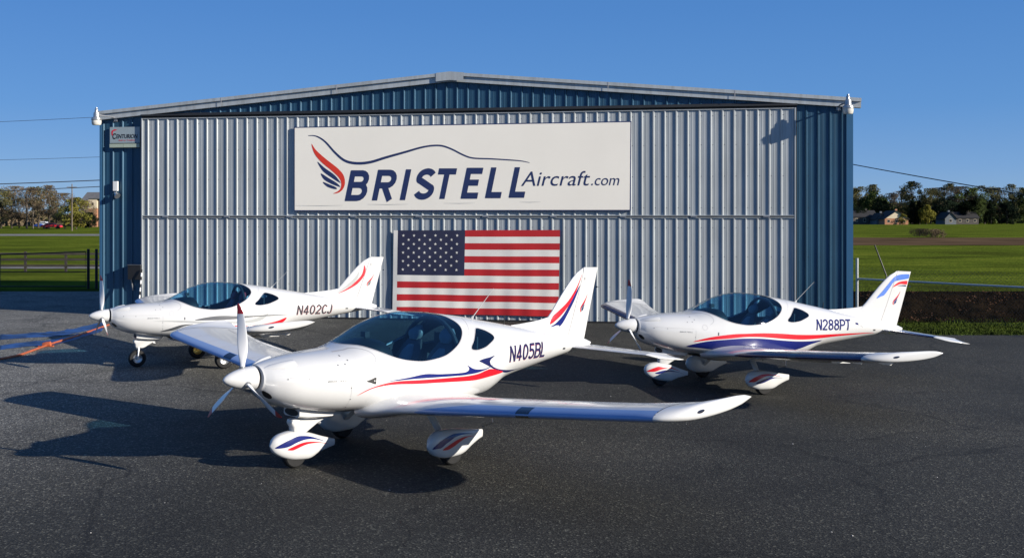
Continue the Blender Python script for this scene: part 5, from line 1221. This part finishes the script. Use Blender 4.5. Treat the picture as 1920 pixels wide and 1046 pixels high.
# ------------------------------------------------------------------ far houses
M['roofd'] = mat('dark_shingle_roof', (.022, .021, .022), .9, 0, .25, 1); M['brick'] = mat('orange_brick_wall', (.42, .20, .11), .9, 0, .2, 2); M['cream'] = mat('cream_gable_siding', (.62, .52, .38), .8, 0, .1, 1)
M['tan'] = mat('tan_house_siding', (.075, .066, .058), .85, 0, .15, 1); M['pale'] = mat('pale_house_siding', (.12, .135, .15), .8, 0, .1, 1); M['pane'] = mat('dark_window_pane', (.02, .025, .03), .1, 0, .1, 1)
M['greyroof'] = mat('grey_shingle_roof', (.12, .12, .125), .9, 0, .2, 1)
def house(px0, px1, Y, top, eave, depth, wallm, gm, roofm, label, gable_front=True, wins=3, rz=0.):
    x0, x1 = (px0-CX)/FPX*Y, (px1-CX)/FPX*Y; xm = (x0+x1)/2; z = gz(xm, Y); W2 = (x1-x0)/2
    ht = CAMZ-(top-HOR)*Y/FPX-z; he = CAMZ-(eave-HOR)*Y/FPX-z
    t = empty('house', (xm, Y, z-.1), rz, label, 'house', 'houses beyond the field')
    b = MB(); b.box(-W2, W2, 0, depth, 0, he); b.build('wall', wallm, t)
    if gable_front:
        for yy in (-.01, depth): b = MB(); b.add([(-W2, yy, he), (W2, yy, he), (0, yy, ht-.15)], [(0, 1, 2)]); b.build('gable', gm, t, recalc=False)
        o_ = .5; sl_ = (ht-he)/W2; b = MB()
        for sg in (-1, 1):
            xe = sg*(W2+o_); ze = he-sl_*o_; b.add([(0, -o_, ht), (0, depth+o_, ht), (xe, depth+o_, ze), (xe, -o_, ze), (0, -o_, ht-.2), (0, depth+o_, ht-.2), (xe, depth+o_, ze-.2), (xe, -o_, ze-.2)], [(0, 1, 2, 3), (7, 6, 5, 4), (0, 3, 7, 4), (2, 1, 5, 6), (3, 2, 6, 7)])
        rf = b.build('roof', roofm, t)
    else:
        o_ = .5; dm = depth/2; b = MB()
        b.add([(-W2-o_, dm, ht), (W2+o_, dm, ht), (W2+o_, -o_, he-.15), (-W2-o_, -o_, he-.15), (W2+o_, depth+o_, he-.15), (-W2-o_, depth+o_, he-.15)], [(0, 3, 2, 1), (0, 1, 4, 5)]); rf = b.build('roof', roofm, t, recalc=False)
        b = MB()
        for xs_ in (-W2, W2): b = MB(); b.add([(xs_, 0, he), (xs_, depth, he), (xs_, dm, ht-.1)], [(0, 1, 2)]); b.build('gable', gm, t, recalc=False)
    b = MB(); b.box(W2*.3, W2*.3+.9, depth*.5-.4, depth*.5+.4, he, ht+.7); b.build('chimney', wallm, rf)
    for k in range(wins):
        xw = -W2+(k+.5)*2*W2/wins
        w = MB(); w.box(xw-.6, xw+.6, -.06, -.012, he*.35, he*.8); w_ = w.build('window_frame', M['cream'], t); w = MB(); w.box(xw-.5, xw+.5, -.08, -.062, he*.39, he*.76); w.build('pane', M['pane'], w_)
    return t
house(1598, 1644, 470, 394, 406, 9, M['tan'], M['tan'], M['roofd'], 'dark roofed long low house right beside the hangar corner', False, 3)
house(1643, 1662, 462, 399, 409, 8, M['pale'], M['pale'], M['roofd'], 'small grey garage end between the dark house and the brick house', True, 1)
house(1659, 1703, 455, 394.5, 409, 12, M['brick'], M['cream'], M['roofd'], 'brick house with sunlit cream gable on the right', True, 3)
house(1772, 1793, 468, 397, 408, 10, M['pale'], M['pale'], M['roofd'], 'small white gabled house at the far right', True, 1)
house(1793, 1835, 474, 397, 408, 9, M['tan'], M['tan'], M['roofd'], 'long dark house joined beside the small white gabled one', False, 3)
M['tan2'] = mat('pale_tan_siding', (.16, .14, .12), .85, 0, .15, 1)
house(150, 200, 380, 359, 380, 16, M['tan2'], M['tan2'], M['greyroof'], 'big grey roofed house partly behind the left corner of the hangar', False, 4)
# the tan and brick tower block in front of it
Yt = 340; x0, x1 = (166-CX)/FPX*Yt, (189-CX)/FPX*Yt
t = empty('stair_block', ((x0+x1)/2, Yt, gz(-125, Yt)-.1), 0, 'narrow cream and brick block with one window beside the grey roofed house', 'building')
W2 = (x1-x0)/2; H1 = CAMZ-(391-HOR)*Yt/FPX; H2 = CAMZ-(373-HOR)*Yt/FPX
b = MB(); b.box(-W2, W2*.35, 0, 5, 0, H1); b.build('brick_base', M['brick'], t); b = MB(); b.box(-W2, W2*.35, 0, 5, H1, H2); b.build('upper_wall', M['cream'], t)
b = MB(); b.box(W2*.35, W2, 1, 5, 0, H2-.3); b.build('side_wall', M['tan'], t)
b = MB(); b.box(-.85, -.35, -.06, -.01, H1+1, H1+1.9); b.build('window', M['pane'], t)
b = MB(); b.box(-W2-.2, W2+.2, -.3, 5.3, H2, H2+.25); b.build('roof', M['greyroof'], t)

# ------------------------------------------------------------------ far cars, signs, poles, wires
def car(px, py, rz, body, label, two=None, s=1.):
    g = gpt(px, py, 0); t = empty('parked_car', (g.x, g.y, g.z), rz, label, 'car', 'cars on the road beyond the left field'); t.scale = (s, s, s)
    P = [(-2.2, .35), (-2.2, .78), (-1.5, .88), (-.9, 1.35), (.35, 1.38), (1.0, .92), (2.0, .78), (2.2, .6), (2.2, .35)]
    secs = [[(x*k, y, z if z < 1 else z*zz) for x, z in P] for y, k, zz in ((-.85, .97, .93), (-.78, 1, 1), (.78, 1, 1), (.85, .97, .93))]
    V, F = loft(secs, True, True); mobj('body', V, F, body, t, False, recalc=True)
    b = MB()
    for sg in (-1, 1): b.add([(-1.25, sg*.87, .95), (-.82, sg*.84, 1.27), (.28, sg*.84, 1.3), (.75, sg*.87, .95)], [(0, 1, 2, 3)])
    b.build('side_window', M['pane'], t, recalc=False)
    for x in (-1.35, 1.35):
        for sg in (-1, 1):
            b = MB(); b.lathe([(0, -.1), (.32, -.1), (.33, 0), (.32, .1), (0, .1)], 16, Matrix.Translation((x, sg*.78, .33)) @ Matrix.Rotation(math.pi/2, 4, 'X')); b.build('wheel', M['rubber'], t, True)
M['carw'] = mat('white_car_paint', (.75, .76, .8), .25, 0, .03, 1, coat=.5); M['carb'] = mat('blue_car_paint', (.02, .06, .3), .25, 0, .05, 1, coat=.5); M['carr'] = mat('red_car_paint', (.75, .02, .03), .3, 0, .05, 1, coat=.5)
car(97, 429.5, .1, M['carr'], 'red car on the road beyond the left field', s=1.15)
car(85, 425.5, -.1, M['carw'], 'white car just behind the red one', s=1.2)
car(74, 426.5, .0, M['carb'], 'dark blue car at the left of the red one', s=.8)
car(181, 422.5, 0, M['carb'], 'dark car near the left corner of the hangar wall', s=.9)
for px, py, m, lab in ((118, 424, 'carb', 'small blue road sign on a post near the cars'), (151, 424, 'royal', 'small dark blue sign right of the utility pole')):
    g = gpt(px, py, 0); t = empty('road_sign', g, 0, lab, 'sign', 'blue road signs')
    b = MB(); b.tube([(0, 0, 0), (0, 0, 2.6)], .05, 6); b.build('post', M['galv'], t); b = MB(); b.box(-.7, .7, -.06, -.051, 1.5, 2.7); b.build('panel', M[m], t)
M['polewood'] = mat('weathered_pole_wood', (.16, .13, .10), .9, 0, .3, 2)
def upole(px, Y, top, label, rz=0.):
    x = (px-CX)/FPX*Y; z = gz(x, Y); h_ = CAMZ-(top-HOR)*Y/FPX-z; t = empty('utility_pole', (x, Y, z), rz, label, 'pole', 'utility poles')
    b = MB(); b.tube([(0, 0, -.3), (0, 0, h_)], [.17, .11], 8); b.build('pole', M['polewood'], t, True); b = MB(); b.box(-1.1, 1.1, -.16, -.05, h_-.8, h_-.66); b.build('crossarm', M['polewood'], t)
    return Vector((x, Y, z+h_))
upole(135, 235, 345, 'bare wooden utility pole rising before the brown trees on the left')
upole(51, 280, 384, 'low wooden pole in the left tree line, left of the cars'); upole(62, 285, 384, 'second low wooden pole, close left of the cars')
a0 = Vector(((-260-CX)/FPX*75, 75, 0)); 
M['wire'] = mat('dark_power_cable', (.03, .03, .035), .6, 0, .1, 1)
def wire(name, label, p, Y0, q, Y1, ext0, ext1, r):
    A = Vector(((p[0]-CX)/FPX*Y0, Y0, CAMZ-(p[1]-HOR)*Y0/FPX)); B = Vector(((q[0]-CX)/FPX*Y1, Y1, CAMZ-(q[1]-HOR)*Y1/FPX)); d = B-A
    P = [A+d*(ext0+(ext1-ext0)*k/24) for k in range(25)]
    P = [v-Vector((0, 0, .25*(1-(2*k/24-1)**2))) for k, v in enumerate(P)]
    b = MB(); b.tube([tuple(v) for v in P], r, 5); o = b.build(name, M['wire'], None, True); tag(o, label, 'cable', 'overhead cables')
wire('overhead_cable', 'topmost thin cable left of the hangar', (38, 220), 70, (185, 213.5), 70, -3, 3, .014)
wire('overhead_cable', 'second thin cable left of the hangar, midway up the sky', (38, 293), 80, (190, 289), 80, -3, 3, .014)
wire('overhead_cable', 'upper of the two thick cables left of the hangar above the trees', (38, 337), 70, (190, 331), 70, -3, 4, .030)
wire('overhead_cable', 'lower of the two thick cables crossing the left tree tops', (38, 350), 70, (190, 343), 70, -3, 4, .026)
wire('overhead_cable', 'sloping cable right of the hangar above the tree line', (1598, 301), 60, (1827, 340), 52, -1.5, 3, .026)
